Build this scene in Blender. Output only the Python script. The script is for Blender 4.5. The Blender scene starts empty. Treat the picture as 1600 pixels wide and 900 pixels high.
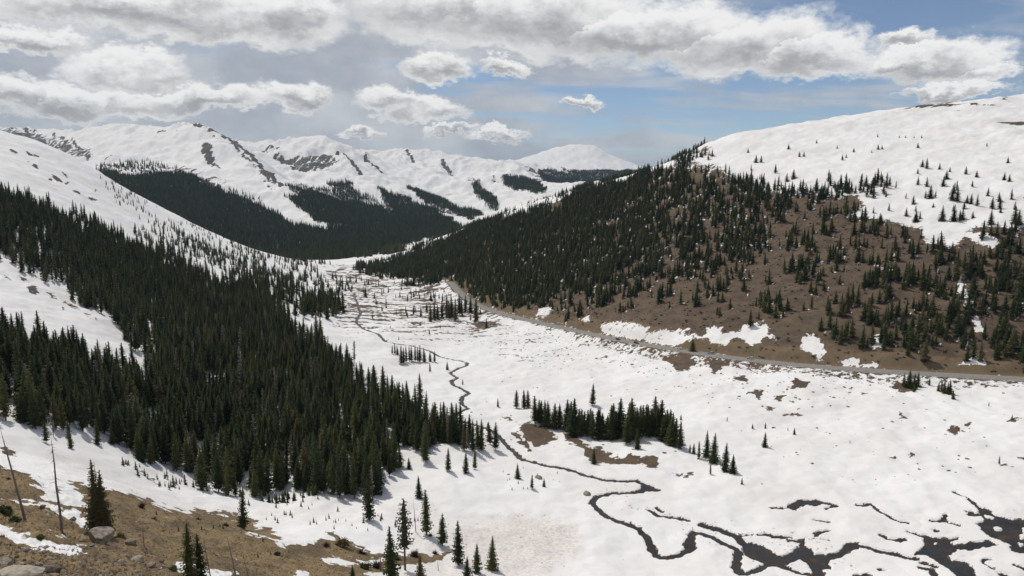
import bpy, math, random
import numpy as np

# ------------------------------------------------------------------ camera
F = 1150.0                      # focal length in pixels of a 1600 x 900 frame
PITCH = math.radians(8.65)
CAMZ = 126.0                    # eye height above the valley floor
SC = 1.2                        # metres per authoring unit of depth
scene = bpy.context.scene
cd = bpy.data.cameras.new("camera"); cam = bpy.data.objects.new("camera", cd)
scene.collection.objects.link(cam); scene.camera = cam
cd.sensor_width = 36.0; cd.lens = 36.0 * F / 1600.0
cd.clip_start = 0.5; cd.clip_end = 60000
cam.location = (0, 0, CAMZ); cam.rotation_euler = (math.pi/2 - PITCH, 0, 0)

# ------------------------------------------------------------------ world, sun, exposure
SUN_EL, SUN_AZ = math.radians(58), math.radians(-39)     # azimuth from +Y towards +X
vs = scene.view_settings
vs.view_transform = 'Standard'; vs.look = 'None'; vs.gamma = 1; vs.exposure = 0.0
vs.use_curve_mapping = False
scene.render.engine = 'CYCLES'
cy = scene.cycles
cy.max_bounces = 4; cy.diffuse_bounces = 2; cy.glossy_bounces = 2; cy.transmission_bounces = 2
cy.volume_bounces = 0; cy.transparent_max_bounces = 4
cy.use_denoising = True
cy.caustics_reflective = False; cy.caustics_refractive = False

CP, SP = math.cos(PITCH), math.sin(PITCH)
def us(px, py):
    """pixel -> (x/y, z/y) of the sight line"""
    a = (np.asarray(px, float) - 800) / F; b = (450 - np.asarray(py, float)) / F
    y = CP + b*SP; z = -SP + b*CP
    return a/y, z/y
def pix(u, s):
    """(x/y, z/y) -> pixel"""
    d = CP - s*SP
    return 800 + F*u/d, 450 - F*(SP + s*CP)/d

world = bpy.data.worlds.new("World"); scene.world = world
world.use_nodes = True
SKY = 0.085
def build_world():
    nt = world.node_tree; N = nt.nodes; L = nt.links; N.clear()
    def math_(op, a, b=None, c=None, clamp=False):
        n = N.new('ShaderNodeMath'); n.operation = op; n.use_clamp = clamp
        for i, v in enumerate((a, b, c)):
            if v is None: continue
            if isinstance(v, (int, float)): n.inputs[i].default_value = v
            else: L.new(v, n.inputs[i])
        return n.outputs[0]
    def vmath(op, a, b=None, c=None, out=0):
        n = N.new('ShaderNodeVectorMath'); n.operation = op
        for i, v in enumerate((a, b, c)):
            if v is None: continue
            if isinstance(v, tuple): n.inputs[i].default_value = v
            else: L.new(v, n.inputs[i])
        return n.outputs[out]
    def mixc(f, a, b):
        n = N.new('ShaderNodeMix'); n.data_type = 'RGBA'
        if isinstance(f, (int, float)): n.inputs[0].default_value = f
        else: L.new(f, n.inputs[0])
        for i, v in ((6, a), (7, b)):
            if isinstance(v, tuple): n.inputs[i].default_value = v + (1,)
            else: L.new(v, n.inputs[i])
        return n.outputs[2]
    def smooth(v, lo, hi, a=0.0, b=1.0):
        n = N.new('ShaderNodeMapRange'); n.interpolation_type = 'SMOOTHSTEP'
        L.new(v, n.inputs[0])
        for i, x in enumerate((lo, hi, a, b)): n.inputs[i+1].default_value = x
        return n.outputs[0]
    def noise(vec, scale, detail, rough=0.55, dist=0.0):
        n = N.new('ShaderNodeTexNoise'); n.noise_dimensions = '3D'
        L.new(vec, n.inputs['Vector'])
        n.inputs['Scale'].default_value = scale; n.inputs['Detail'].default_value = detail
        n.inputs['Roughness'].default_value = rough; n.inputs['Distortion'].default_value = dist
        return n.outputs[0], n.outputs[1]
    sky = N.new('ShaderNodeTexSky'); sky.sky_type = 'NISHITA'; sky.sun_disc = False
    sky.sun_elevation = SUN_EL; sky.sun_rotation = SUN_AZ
    sky.altitude = 3500; sky.air_density = 1.0; sky.dust_density = 0.3; sky.ozone_density = 1.5
    tc = N.new('ShaderNodeTexCoord'); d = tc.outputs['Generated']
    sep = N.new('ShaderNodeSeparateXYZ'); L.new(d, sep.inputs[0])
    az = math_('MULTIPLY', math_('ARCTAN2', sep.outputs[0], sep.outputs[1]), 57.2958)
    el = math_('MULTIPLY', math_('ARCSINE', sep.outputs[2]), 57.2958)
    comb = N.new('ShaderNodeCombineXYZ'); L.new(az, comb.inputs[0]); L.new(el, comb.inputs[1])
    # billowing displacement of the cloud outlines
    dz = vmath('MULTIPLY', d, (1, 1, 1.7))
    nb, nbc = noise(dz, 9.0, 7, 0.6)
    ns, nsc = noise(dz, 34.0, 6, 0.68)
    disp = vmath('MULTIPLY', vmath('SUBTRACT', nbc, (0.5, 0.5, 0.5)), (6.0, 3.4, 0))
    disp2 = vmath('MULTIPLY', vmath('SUBTRACT', nsc, (0.5, 0.5, 0.5)), (3.2, 2.3, 0))
    p = vmath('ADD', vmath('ADD', comb.outputs[0], disp), disp2)
    blobs = [(330,28,215,52),(455,30,62,42),(180,15,170,40),(690,20,150,48),(800,35,230,58),(1010,60,180,52),(1150,78,140,52),
             (1265,92,85,36),(1455,100,98,36),(1395,97,50,22),(1535,112,50,18),(925,160,24,12),(612,168,54,24),(692,172,42,20),
             (330,158,98,24),(235,160,100,28),(462,160,46,25),(110,165,110,32),(210,112,95,34),(30,150,70,36),(785,106,42,14),
             (680,108,46,24),(60,62,85,26),(565,208,40,8),(700,202,44,9),(770,214,50,8),(1480,140,90,12),(1420,62,60,16),(1150,-60,260,40),(-250,40,220,70),(1900,60,200,50),(2150,-120,260,70),(500,-260,320,90),(-200,-300,300,110),(1300,-420,380,100)]
    cur = None
    for (cx, cyy, rx, ry) in blobs:
        u, s = us(cx, cyy); u = float(u); s = float(s)
        a0 = math.degrees(math.atan(u)); e0 = math.degrees(math.atan(s*math.cos(math.atan(u))))
        k = 57.2958/F
        ca = 1/(1+u*u)
        ix = 1/(rx*k*ca*1.12); iy = 1/(ry*k*math.sqrt(ca)*1.12)
        v = vmath('MULTIPLY_ADD', p, (ix, iy, 0), (-a0*ix, -e0*iy, 0))
        v2 = vmath('MAXIMUM', v, vmath('MULTIPLY', v, (-1, -1.45, 0)))        # flatter below than above
        ln = vmath('LENGTH', v2, out=1)
        vy = N.new('ShaderNodeSeparateXYZ'); L.new(v, vy.inputs[0])
        if cur is None: cur, cury = ln, vy.outputs[1]
        else:
            lt = math_('LESS_THAN', ln, cur)
            mx = N.new('ShaderNodeMix'); mx.data_type = 'FLOAT'
            L.new(lt, mx.inputs[0]); L.new(cury, mx.inputs[2]); L.new(vy.outputs[1], mx.inputs[3])
            cury = mx.outputs[0]
            cur = math_('SMOOTH_MIN', cur, ln, 0.25)
    nl, _ = noise(dz, 14.0, 6, 0.58)
    alpha = smooth(math_('ADD', cur, math_('MULTIPLY', math_('SUBTRACT', nl, 0.5), 0.70)), 1.13, 0.74)
    # backlit cumulus: thin edges and tops bright, thick middles and bases grey
    thick = smooth(cur, 1.0, 0.3, 0.25, 1.0)
    nl3, _ = noise(dz, 24.0, 5, 0.6)
    low = smooth(math_('ADD', cury, math_('MULTIPLY', math_('SUBTRACT', nl3, 0.5), 1.3)), 0.62, -0.30)
    sh = math_('MULTIPLY', math_('MULTIPLY', thick, low), smooth(nl, 0.25, 0.65, 0.6, 1.1), clamp=True)
    wht = tuple(x/SKY for x in (0.90, 0.895, 0.885)); gry = tuple(x/SKY for x in (0.39, 0.395, 0.41))
    cum = mixc(sh, wht, gry)
    # high veil: streaked, thicker to the west
    mz = math_('MAXIMUM', sep.outputs[2], 0.0)
    inv = math_('DIVIDE', 1.0, math_('ADD', mz, 0.16))
    pl = N.new('ShaderNodeCombineXYZ'); L.new(math_('MULTIPLY', sep.outputs[0], inv), pl.inputs[0]); L.new(math_('MULTIPLY', sep.outputs[1], inv), pl.inputs[1])
    plm = vmath('MULTIPLY', pl.outputs[0], (0.8, 1.5, 1))
    nv, _ = noise(plm, 1.6, 7, 0.55, 0.4)
    bias = smooth(az, -14, 8, 0.25, -0.012)
    low2 = smooth(el, 4.5, 0.5, 0.0, 0.24)
    veil = smooth(math_('ADD', math_('ADD', nv, bias), low2), 0.41, 0.66, 0.06, 0.94)
    nv2, _ = noise(dz, 7.0, 6, 0.6)
    vs_ = smooth(nv2, 0.3, 0.72)
    vcol = mixc(vs_, tuple(x/SKY for x in (0.37, 0.40, 0.455)), tuple(x/SKY for x in (0.60, 0.615, 0.64)))
    base = mixc(veil, sky.outputs[0], vcol)
    col = mixc(alpha, base, cum)
    bg = N.new('ShaderNodeBackground'); bg.inputs[1].default_value = SKY
    L.new(col, bg.inputs[0])
    out = N.new('ShaderNodeOutputWorld'); L.new(bg.outputs[0], out.inputs[0])
build_world()
world.cycles.sampling_method = 'NONE'

sl = bpy.data.lights.new("sun", 'SUN'); sl.energy = 2.5; sl.angle = math.radians(0.6); sl.color = (1.0, 0.955, 0.89)
so = bpy.data.objects.new("sun", sl); scene.collection.objects.link(so)
so.rotation_euler = (math.pi/2 - SUN_EL, 0, math.pi - SUN_AZ)
so.location = (0, 0, 3000)

# ------------------------------------------------------------------ helpers
rng = np.random.default_rng(7); random.seed(7)
COL = scene.collection
def props(o, label=None, cat=None, group=None, kind=None):
    if label: o['label'] = label
    if cat: o['category'] = cat
    if group: o['group'] = group
    if kind: o['kind'] = kind
    return o
def mesh_np(name, v, f, mats, smooth=False, mat_idx=None):
    """v (n,3), f: (m,3) or (m,4) int array"""
    v = np.asarray(v, np.float32); f = np.asarray(f, np.int32)
    me = bpy.data.meshes.new(name)
    me.vertices.add(len(v)); me.vertices.foreach_set('co', v.ravel())
    k = f.shape[1]
    me.loops.add(f.size); me.loops.foreach_set('vertex_index', f.ravel())
    me.polygons.add(len(f)); me.polygons.foreach_set('loop_start', np.arange(0, f.size, k, dtype=np.int32))
    for m in (mats if isinstance(mats, (list, tuple)) else [mats]): me.materials.append(m)
    if mat_idx is not None: me.polygons.foreach_set('material_index', np.asarray(mat_idx, np.int32))
    me.update(calc_edges=True)
    me.polygons.foreach_set('use_smooth', np.full(len(f), bool(smooth)))
    return me
def link(name, me, parent=None):
    o = bpy.data.objects.new(name, me); COL.objects.link(o)
    if parent: o.parent = parent
    return o
def fattr(me, name, arr, dom='POINT'):
    a = me.attributes.new(name, 'FLOAT', dom); a.data.foreach_set('value', np.asarray(arr, np.float32).ravel())

_perm = np.random.default_rng(3).permutation(512).astype(np.int64)
_ang = np.random.default_rng(4).random(512)*2*np.pi
_gx, _gy = np.cos(_ang), np.sin(_ang)
def perlin(x, y):
    xi = np.floor(x).astype(np.int64); yi = np.floor(y).astype(np.int64)
    xf = x - xi; yf = y - yi
    u = xf*xf*xf*(xf*(xf*6-15)+10); v = yf*yf*yf*(yf*(yf*6-15)+10)
    def g(ix, iy, fx, fy):
        h = _perm[(_perm[ix & 511] + iy) & 511]
        return _gx[h]*fx + _gy[h]*fy
    a = g(xi, yi, xf, yf); b = g(xi+1, yi, xf-1, yf); c = g(xi, yi+1, xf, yf-1); d = g(xi+1, yi+1, xf-1, yf-1)
    return (a + u*(b-a) + v*(c + u*(d-c) - a - u*(b-a)))*1.5
def fbm(x, y, oct=4, gain=0.5, ridged=False):
    t = 0; a = 1.0
    for i in range(oct):
        n = perlin(x*2**i + 17.3*i, y*2**i - 9.1*i)
        t = t + a*((1 - 2*np.abs(n)) if ridged else n); a *= gain
    return t
def sstep(x, lo, hi):
    t = np.clip((x - lo)/(hi - lo), 0, 1); return t*t*(3-2*t)
def inpoly(px, py, poly):
    r = np.zeros(px.shape, bool); n = len(poly)
    for i in range(n):
        x0, y0 = poly[i]; x1, y1 = poly[(i+1) % n]
        if y0 == y1: continue
        c = ((y0 > py) != (y1 > py)) & (px < (x1-x0)*(py-y0)/(y1-y0) + x0)
        r ^= c
    return r
def segdist(px, py, pts, closed=False):
    d = np.full(px.shape, 1e9); n = len(pts)
    for i in range(n if closed else n-1):
        x0, y0 = pts[i]; x1, y1 = pts[(i+1) % n]
        dx, dy = x1-x0, y1-y0; q = dx*dx+dy*dy + 1e-12
        t = np.clip(((px-x0)*dx + (py-y0)*dy)/q, 0, 1)
        d = np.minimum(d, (px-x0-t*dx)**2 + (py-y0-t*dy)**2)
    return np.sqrt(d)
def zz(scale, ox, oy, pts):                       # points measured in an enlarged view of the place
    return [(ox + x/scale, oy + y/scale) for x, y in pts]
def densify(pts, step):
    out = []
    for i in range(len(pts)-1):
        a = np.array(pts[i], float); b = np.array(pts[i+1], float)
        n = max(1, int(np.hypot(*(b-a)[:2])/step))
        for k in range(n): out.append(tuple(a + (b-a)*k/n))
    out.append(tuple(map(float, pts[-1]))); return out

# ------------------------------------------------------------------ materials
def new_mat(name):
    m = bpy.data.materials.new(name); m.use_nodes = True
    nt = m.node_tree; b = nt.nodes['Principled BSDF']
    return m, nt, b
def ramp(nt, fac, stops):
    r = nt.nodes.new('ShaderNodeValToRGB'); e = r.color_ramp.elements
    while len(e) < len(stops): e.new(0.5)
    for i, (p, c) in enumerate(stops):
        e[i].position = p; e[i].color = tuple(c) + (1,)
    nt.links.new(fac, r.inputs[0]); return r.outputs[0]
def tnoise(nt, scale, detail=4, rough=0.55, vec=None, dist=0):
    n = nt.nodes.new('ShaderNodeTexNoise'); n.inputs['Scale'].default_value = scale
    n.inputs['Detail'].default_value = detail; n.inputs['Roughness'].default_value = rough
    n.inputs['Distortion'].default_value = dist
    if vec is not None: nt.links.new(vec, n.inputs['Vector'])
    return n.outputs[0]
def nmath(nt, op, a, b=None, c=None, clamp=False):
    n = nt.nodes.new('ShaderNodeMath'); n.operation = op; n.use_clamp = clamp
    for i, v in enumerate((a, b, c)):
        if v is None: continue
        if isinstance(v, (int, float)): n.inputs[i].default_value = v
        else: nt.links.new(v, n.inputs[i])
    return n.outputs[0]
def nmix(nt, f, a, b):
    n = nt.nodes.new('ShaderNodeMix'); n.data_type = 'RGBA'
    if isinstance(f, (int, float)): n.inputs[0].default_value = f
    else: nt.links.new(f, n.inputs[0])
    for i, v in ((6, a), (7, b)):
        if isinstance(v, tuple): n.inputs[i].default_value = v + (1,)
        else: nt.links.new(v, n.inputs[i])
    return n.outputs[2]
def nrange(nt, v, lo, hi, a=0.0, b=1.0):
    n = nt.nodes.new('ShaderNodeMapRange'); n.interpolation_type = 'SMOOTHSTEP'
    nt.links.new(v, n.inputs[0])
    for i, x in enumerate((lo, hi, a, b)): n.inputs[i+1].default_value = x
    return n.outputs[0]
def nattr(nt, name):
    n = nt.nodes.new('ShaderNodeAttribute'); n.attribute_name = name; return n.outputs['Fac']
def nbump(nt, b, h, strength, dist):
    n = nt.nodes.new('ShaderNodeBump'); n.inputs['Strength'].default_value = strength; n.inputs['Distance'].default_value = dist
    nt.links.new(h, n.inputs['Height']); nt.links.new(n.outputs[0], b.inputs['Normal'])

def terrain_mat():
    m, nt, b = new_mat("snow_and_earth"); L = nt.links
    geo = nt.nodes.new('ShaderNodeNewGeometry'); pos = geo.outputs['Position']
    bare = nattr(nt, 'bare'); rock = nattr(nt, 'rock'); tan = nattr(nt, 'dirt'); far = nattr(nt, 'far'); grass = nattr(nt, 'grass')
    nA = tnoise(nt, 0.28, 8, 0.66, pos)        # metres
    mp = nt.nodes.new('ShaderNodeVectorMath'); mp.operation = 'MULTIPLY'; L.new(pos, mp.inputs[0]); mp.inputs[1].default_value = (0.045, 0.010, 0.013)
    nB = tnoise(nt, 1.0, 9, 0.66, mp.outputs[0])        # streaks that run down the far slopes        # tens of metres
    sel = nt.nodes.new('ShaderNodeMix'); sel.data_type = 'FLOAT'
    L.new(far, sel.inputs[0]); L.new(nA, sel.inputs[2]); L.new(nB, sel.inputs[3])
    brk = nmath(nt, 'MULTIPLY', nmath(nt, 'SUBTRACT', sel.outputs[0], 0.5), 2.1)
    msk = nrange(nt, nmath(nt, 'ADD', bare, brk), 0.45, 0.55)
    # snow: slightly warm, dusted with grit, cooler where clean
    n1 = tnoise(nt, 0.02, 6, 0.6, pos); n2 = tnoise(nt, 0.9, 6, 0.7, pos)
    snow = nmix(nt, nrange(nt, n1, 0.35, 0.7), (0.86, 0.845, 0.825), (0.77, 0.745, 0.715))
    grit = nmath(nt, 'MULTIPLY', tan, nrange(nt, n2, 0.36, 0.72))
    snow = nmix(nt, grit, snow, (0.62, 0.51, 0.41))
    n5 = tnoise(nt, 0.16, 7, 0.62, pos); snow = nmix(nt, nrange(nt, n5, 0.52, 0.78, 0.0, 0.32), snow, (0.66, 0.62, 0.575))
    # earth
    n3 = tnoise(nt, 0.11, 8, 0.65, pos); n4 = tnoise(nt, 2.2, 6, 0.7, pos)
    earth = ramp(nt, n3, [(0.28, (0.068, 0.050, 0.037)), (0.5, (0.118, 0.084, 0.057)), (0.72, (0.165, 0.118, 0.076))])
    gr = ramp(nt, n4, [(0.28, (0.110, 0.076, 0.042)), (0.5, (0.245, 0.175, 0.092)), (0.72, (0.38, 0.285, 0.155))])
    gr = nmix(nt, nrange(nt, n3, 0.42, 0.62, 0.0, 0.65), gr, (0.095, 0.072, 0.050))
    earth = nmix(nt, grass, earth, gr)
    speck = nrange(nt, n4, 0.62, 0.72)
    earth = nmix(nt, nmath(nt, 'MULTIPLY', speck, 0.35), earth, (0.23, 0.20, 0.165))
    rk = ramp(nt, nB, [(0.3, (0.045, 0.041, 0.040)), (0.7, (0.12, 0.105, 0.095))])
    earth = nmix(nt, rock, earth, rk)
    L.new(nmix(nt, msk, snow, earth), b.inputs['Base Color'])
    b.inputs['Roughness'].default_value = 0.85; b.inputs['Specular IOR Level'].default_value = 0.15
    h = nmath(nt, 'ADD', nmath(nt, 'MULTIPLY', n2, nmath(nt, 'MULTIPLY_ADD', tan, 0.55, 0.22)), nmath(nt, 'MULTIPLY', nmath(nt, 'MULTIPLY', n4, msk), 0.5))
    nbump(nt, b, h, 0.55, 0.8)
    return m
M_TER = terrain_mat()

def plain(name, col, rough=0.8, var=0.35, scale=3.0, spec=0.3, bump=0.0, bscale=None, metallic=0.0):
    m, nt, b = new_mat(name)
    n = tnoise(nt, scale, 6, 0.6)
    lo = tuple(max(0, c*(1-var)) for c in col); hi = tuple(min(1, c*(1+var)) for c in col)
    nt.links.new(ramp(nt, n, [(0.3, lo), (0.7, hi)]), b.inputs['Base Color'])
    b.inputs['Roughness'].default_value = rough; b.inputs['Specular IOR Level'].default_value = spec
    b.inputs['Metallic'].default_value = metallic
    if bump: nbump(nt, b, tnoise(nt, bscale or scale*3, 6, 0.65), bump, 0.1)
    return m
def needle_mat(name, stops):
    m, nt, b = new_mat(name); L = nt.links
    oi = nt.nodes.new('ShaderNodeObjectInfo')
    c1 = ramp(nt, oi.outputs['Random'], stops)
    geo = nt.nodes.new('ShaderNodeNewGeometry')
    n = tnoise(nt, 1.1, 3, 0.6, geo.outputs['Position'])
    c2 = nmix(nt, nrange(nt, n, 0.3, 0.7, 0.0, 0.5), c1, (0.080, 0.094, 0.040))
    L.new(c2, b.inputs['Base Color'])
    b.inputs['Roughness'].default_value = 0.75; b.inputs['Specular IOR Level'].default_value = 0.12
    tr = nt.nodes.new('ShaderNodeBsdfTranslucent'); L.new(c2, tr.inputs[0])
    ms = nt.nodes.new('ShaderNodeMixShader'); ms.inputs[0].default_value = 0.30
    L.new(b.outputs[0], ms.inputs[1]); L.new(tr.outputs[0], ms.inputs[2])
    L.new(ms.outputs[0], nt.nodes['Material Output'].inputs[0])
    return m
G_STOPS = [(0.0, (0.032, 0.048, 0.023)), (0.3, (0.052, 0.070, 0.028)), (0.62, (0.086, 0.100, 0.034)), (0.88, (0.14, 0.142, 0.045)), (1.0, (0.18, 0.135, 0.072))]
M_NEED = needle_mat("spruce_needles", G_STOPS)
M_BARK = plain("spruce_bark", (0.115, 0.085, 0.065), 0.9, 0.4, 8)
M_DEAD = plain("dead_wood", (0.20, 0.165, 0.14), 0.9, 0.45, 5, bump=0.4)
M_REDDEAD = plain("thinning_needles", (0.070, 0.066, 0.038), 0.9, 0.4, 5)
M_ROCK = plain("granite", (0.25, 0.215, 0.17), 0.85, 0.6, 6.0, 0.25, 0.8, 14.0)
M_TWIG = plain("willow_twigs", (0.105, 0.072, 0.062), 0.9, 0.35, 2)
M_JUNI = plain("juniper_leaves", (0.075, 0.095, 0.022), 0.8, 0.4, 3)

# ------------------------------------------------------------------ terrain: heights from surveyed sight lines
def control_points():
    P = []
    def col(px, *pd): P.extend((px, py, d) for py, d in pd)
    def line(pts, step=18):
        q = [(x, y, math.log(d)) for x, y, d in pts]
        P.extend((x, y, math.exp(w)) for x, y, w in densify(q, step))
    # under and just below the camera
    for x in (-900, -300, 200, 500, 800, 1100, 1500, 2000, 2600):
        P.append((x, 1010, 4)); P.append((x, 1010, 12)); P.append((x, 1005, 28))
    for x, y, d in [(-500,900,55),(-200,885,62),(0,906,60),(200,940,66),(400,940,95),(600,935,130),(800,930,150),(1000,930,158),(1300,932,163),(1600,937,168),(2000,945,168),(2600,950,165)]: P.append((x, y, d))
    for x in (400, 600, 800, 1000, 1300, 1600, 2000): P.append((x, 985, 60))
    # near slope
    for p in [(0,890,68),(100,883,75),(0,850,85),(100,852,92),(158,846,108),(60,822,105),(0,800,108),(97,833,112),(40,815,112),(200,882,90),
              (250,893,98),(150,900,74),(300,882,122),(250,850,130),(330,852,143),(400,852,155),(500,882,153),(450,842,168),(380,824,180),(300,805,172),(220,790,157),
              (130,770,150),(60,745,150),(0,725,150),(0,690,175),(100,720,180),(200,757,187),(300,788,193),(400,800,198),(0,645,203),(60,655,210),(200,715,212),
              (300,755,222),(400,775,219),(500,790,209),(600,850,180),(700,892,170),(600,800,203),(560,830,186),(650,870,175),(-150,700,160),(-150,800,110),(-300,650,190),(-600,640,190),(-300,850,80)]: P.append(p)
    # left slope
    col(-500, (560,240),(450,330),(350,430),(250,560),(150,800)); col(-250, (560,250),(470,350),(380,440),(300,560),(170,860))
    col(0, (560,262),(510,315),(470,365),(440,400),(410,438),(350,510),(310,570),(260,700))
    col(80, (600,255),(540,320),(480,390),(440,440),(400,500),(340,610),(280,770))
    col(150, (640,250),(560,325),(500,395),(450,470),(400,560),(340,700),(295,870))
    col(225, (680,250),(600,315),(540,385),(480,470),(420,590),(370,750),(330,950))
    col(300, (700,255),(620,312),(540,400),(470,520),(410,690),(375,890))
    col(400, (720,250),(640,302),(560,384),(500,480),(450,620),(420,860))
    col(500, (740,240),(660,287),(600,346),(540,436),(490,565),(450,750),(420,1030),(406,1330))
    line([(0,208,900),(70,224,950),(140,258,990),(190,291,1030),(265,330,1080),(340,371,1150),(406,398,1250),(460,405,1350)])
    line([(-500,110,850),(-200,165,870),(0,208,900)], 60)
    # valley floor
    col(560, (600,358),(520,515),(460,730),(420,1070),(406,1350))
    col(600, (780,222),(700,268),(640,318),(580,397),(520,515),(470,695),(430,1000),(410,1260))
    col(700, (820,200),(740,238),(680,285),(620,350),(560,452),(500,605),(470,735),(452,840))
    col(800, (870,185),(780,225),(700,278),(640,335),(580,420),(530,525),(503,590))
    col(900, (880,183),(800,216),(740,248),(680,292),(620,355),(560,455),(528,520))
    col(1000, (890,183),(820,207),(760,236),(700,272),(640,327),(590,387),(552,440))
    col(1100, (890,182),(800,215),(720,256),(650,308),(600,360),(568,398))
    col(1200, (890,180),(800,213),(720,252),(650,302),(600,348),(580,372))
    col(1400, (890,178),(800,208),(720,245),(650,292),(610,330),(594,344))
    col(1600, (890,175),(800,203),(720,238),(650,283),(618,310),(604,322))
    col(2000, (850,182),(720,232),(640,280),(600,305)); col(2600, (850,180),(720,225),(600,290))
    # road bench
    line(ROAD_PD, 14)
    # right hill
    col(640, (425,1080),(410,1230)); col(700, (440,880),(420,960),(400,1060),(380,1180))
    col(760, (465,720),(430,810),(400,900),(370,1020),(350,1140))
    col(800, (475,655),(440,730),(400,850),(360,1000),(340,1110))
    col(900, (490,575),(450,640),(400,745),(350,885),(320,1000))
    col(1000, (500,492),(450,555),(400,632),(350,735),(300,890))
    col(1100, (520,438),(470,490),(420,550),(370,622),(320,705),(270,800))
    col(1250, (540,393),(490,430),(440,474),(390,525),(340,585),(290,655),(240,770))
    col(1400, (550,368),(500,398),(450,434),(400,477),(350,528),(300,592),(250,690),(210,790))
    col(1600, (560,345),(500,374),(450,404),(400,440),(350,484),(300,540),(250,620),(200,740))
    col(1800, (560,335),(500,360),(400,425),(300,515),(200,700)); col(2200, (500,350),(400,405),(300,480),(200,620)); col(2700, (500,340),(300,450),(200,560))
    line([(575,413,1340),(619,401,1330),(665,378,1310),(712,361,1290),(775,338,1260),(815,320,1240),(860,307,1210),(906,295,1140),(969,281,1060),(1015,268,990),
          (1062,248,930),(1103,224,900),(1150,211,890),(1200,202,900),(1250,193,930),(1300,185,930),(1400,171,910),(1500,163,880),(1555,160,850)])
    line([(1560,158,1000),(1600,149,1020),(1700,140,1000),(1900,130,900),(2600,120,700)], 60)
    # hidden ground behind the crests
    for x, y in [(1100,300),(1200,280),(1300,260),(1400,250),(1500,245),(1600,240),(1800,230),(2200,220),(2700,215)]:
        P.append((x, y, 1500)); P.append((x, min(y+25, 300), 2600)); P.append((x, 292, 5000)); P.append((x, 288, 14000))
    for p in [(-500,190,1300),(-250,235,1300),(0,262,1350),(80,285,1350),(150,312,1400),(225,345,1420),(300,385,1450),(380,412,1480),(-250,230,2000),(0,255,2000),(80,262,2100)]: P.append(p)
    for p in [(660,396,1650),(712,385,1700),(775,372,1800),(815,360,1900),(860,348,1900),(906,338,1900),(969,325,1900),(1030,312,1900),(700,376,2100),(800,345,2400),(900,318,2800),(1000,300,3200)]: P.append(p)
    # valley head and mountains
    for p in [(600,391,1650),(570,398,1600),(540,402,1550),(650,372,2050),(620,382,1850),(440,402,1620),(400,399,1750),(500,400,1750),(480,380,1900),(560,388,1850)]: P.append(p)
    col(180, (278,2250),(262,2500),(240,2900)); col(240, (318,1950),(290,2250),(260,2700),(230,3100)); col(300, (350,1850),(310,2200),(270,2650),(235,3050))
    col(360, (385,1750),(340,2050),(300,2400),(265,2750)); col(430, (360,2000),(330,2250),(305,2420)); col(100, (250,3100),(225,3700))
    line([(94,207,3900),(134,201,3750),(156,196,3650),(197,195,3550),(250,198,3500),(287,195,3450),(303,187,3400)], 20)
    line([(303,187,3400),(340,205,3250),(375,226,3080),(406,258,2800),(444,292,2500),(475,325,2300),(503,353,2120)], 18)
    line([(-400,185,4800),(0,198,4800),(19,199,4800),(62,202,4700),(81,205,4500)], 25)
    for p in [(30,230,4200),(-150,230,4200),(-400,220,4200),(70,235,3800)]: P.append(p)
    line([(330,232,5200),(400,225,4700),(440,219,4600),(470,213,4500),(492,207,4450),(520,218,4450),(540,225,4500),(575,241,4700),(594,246,4900)], 16)
    for p in [(390,252,3700),(420,262,3600),(440,275,3300),(470,300,3000),(450,250,4000),(480,262,3700),(500,290,3200),(520,320,2750),(540,345,2400),(545,375,2050),(500,240,4200),(530,265,3750)]: P.append(p)
    line([(492,207,4450),(525,232,4150),(565,270,3650),(600,291,3300),(650,320,2900),(712,346,2550)], 18)
    for p in [(580,320,2900),(600,345,2500),(640,352,2350),(620,262,4400),(640,290,3900),(680,310,3400),(720,328,3000),(750,338,2800)]: P.append(p)
    line([(594,246,4900),(634,235,5300),(663,231,5400),(712,243,5400),(760,247,5400),(806,256,5200),(840,266,4900),(853,274,4600),(856,290,4100)], 16)
    for p in [(660,265,4700),(700,270,4550),(700,300,3750),(740,300,3700),(760,270,4600),(780,300,3700),(790,325,3050),(810,285,4200),(830,300,3600),(770,335,2850)]: P.append(p)
    line([(853,271,6000),(906,276,5800),(956,272,5800),(985,270,5800),(1030,275,5500)], 20)
    for p in [(880,290,4800),(930,292,4800),(980,290,4800)]: P.append(p)
    line([(780,264,10200),(812,254,10000),(845,241,9900),(875,228,9800),(902,218,9700),(932,225,9500),(953,240,9500),(978,253,9500),(1006,263,9500),(1050,275,9500)], 12)
    for p in [(937,240,9000),(930,255,8500),(925,268,8000),(880,262,8300),(960,265,8300),(850,272,8000),(900,275,7300),(980,280,7300),(820,280,7500)]: P.append(p)
    for x in (-900, -400, 0, 200, 400, 550, 700, 850, 950): P.append((x, 290, 14500))
    for x in (-400, 0, 200, 400): P.append((x, 262, 7500))
    for x in (600, 700, 760): P.append((x, 275, 7500))
    return P
ROAD_PD = [(702,438,880),(710,447,850),(720,459,800),(742,474,730),(765,484,670),(800,494,610),(850,505,568),(900,517,530),(950,527,490),(1000,537,455),(1050,545,433),(1100,552,413),
           (1150,560,398),(1250,571,374),(1400,581,351),(1600,592,330),(1800,602,312),(2100,612,295)]

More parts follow.
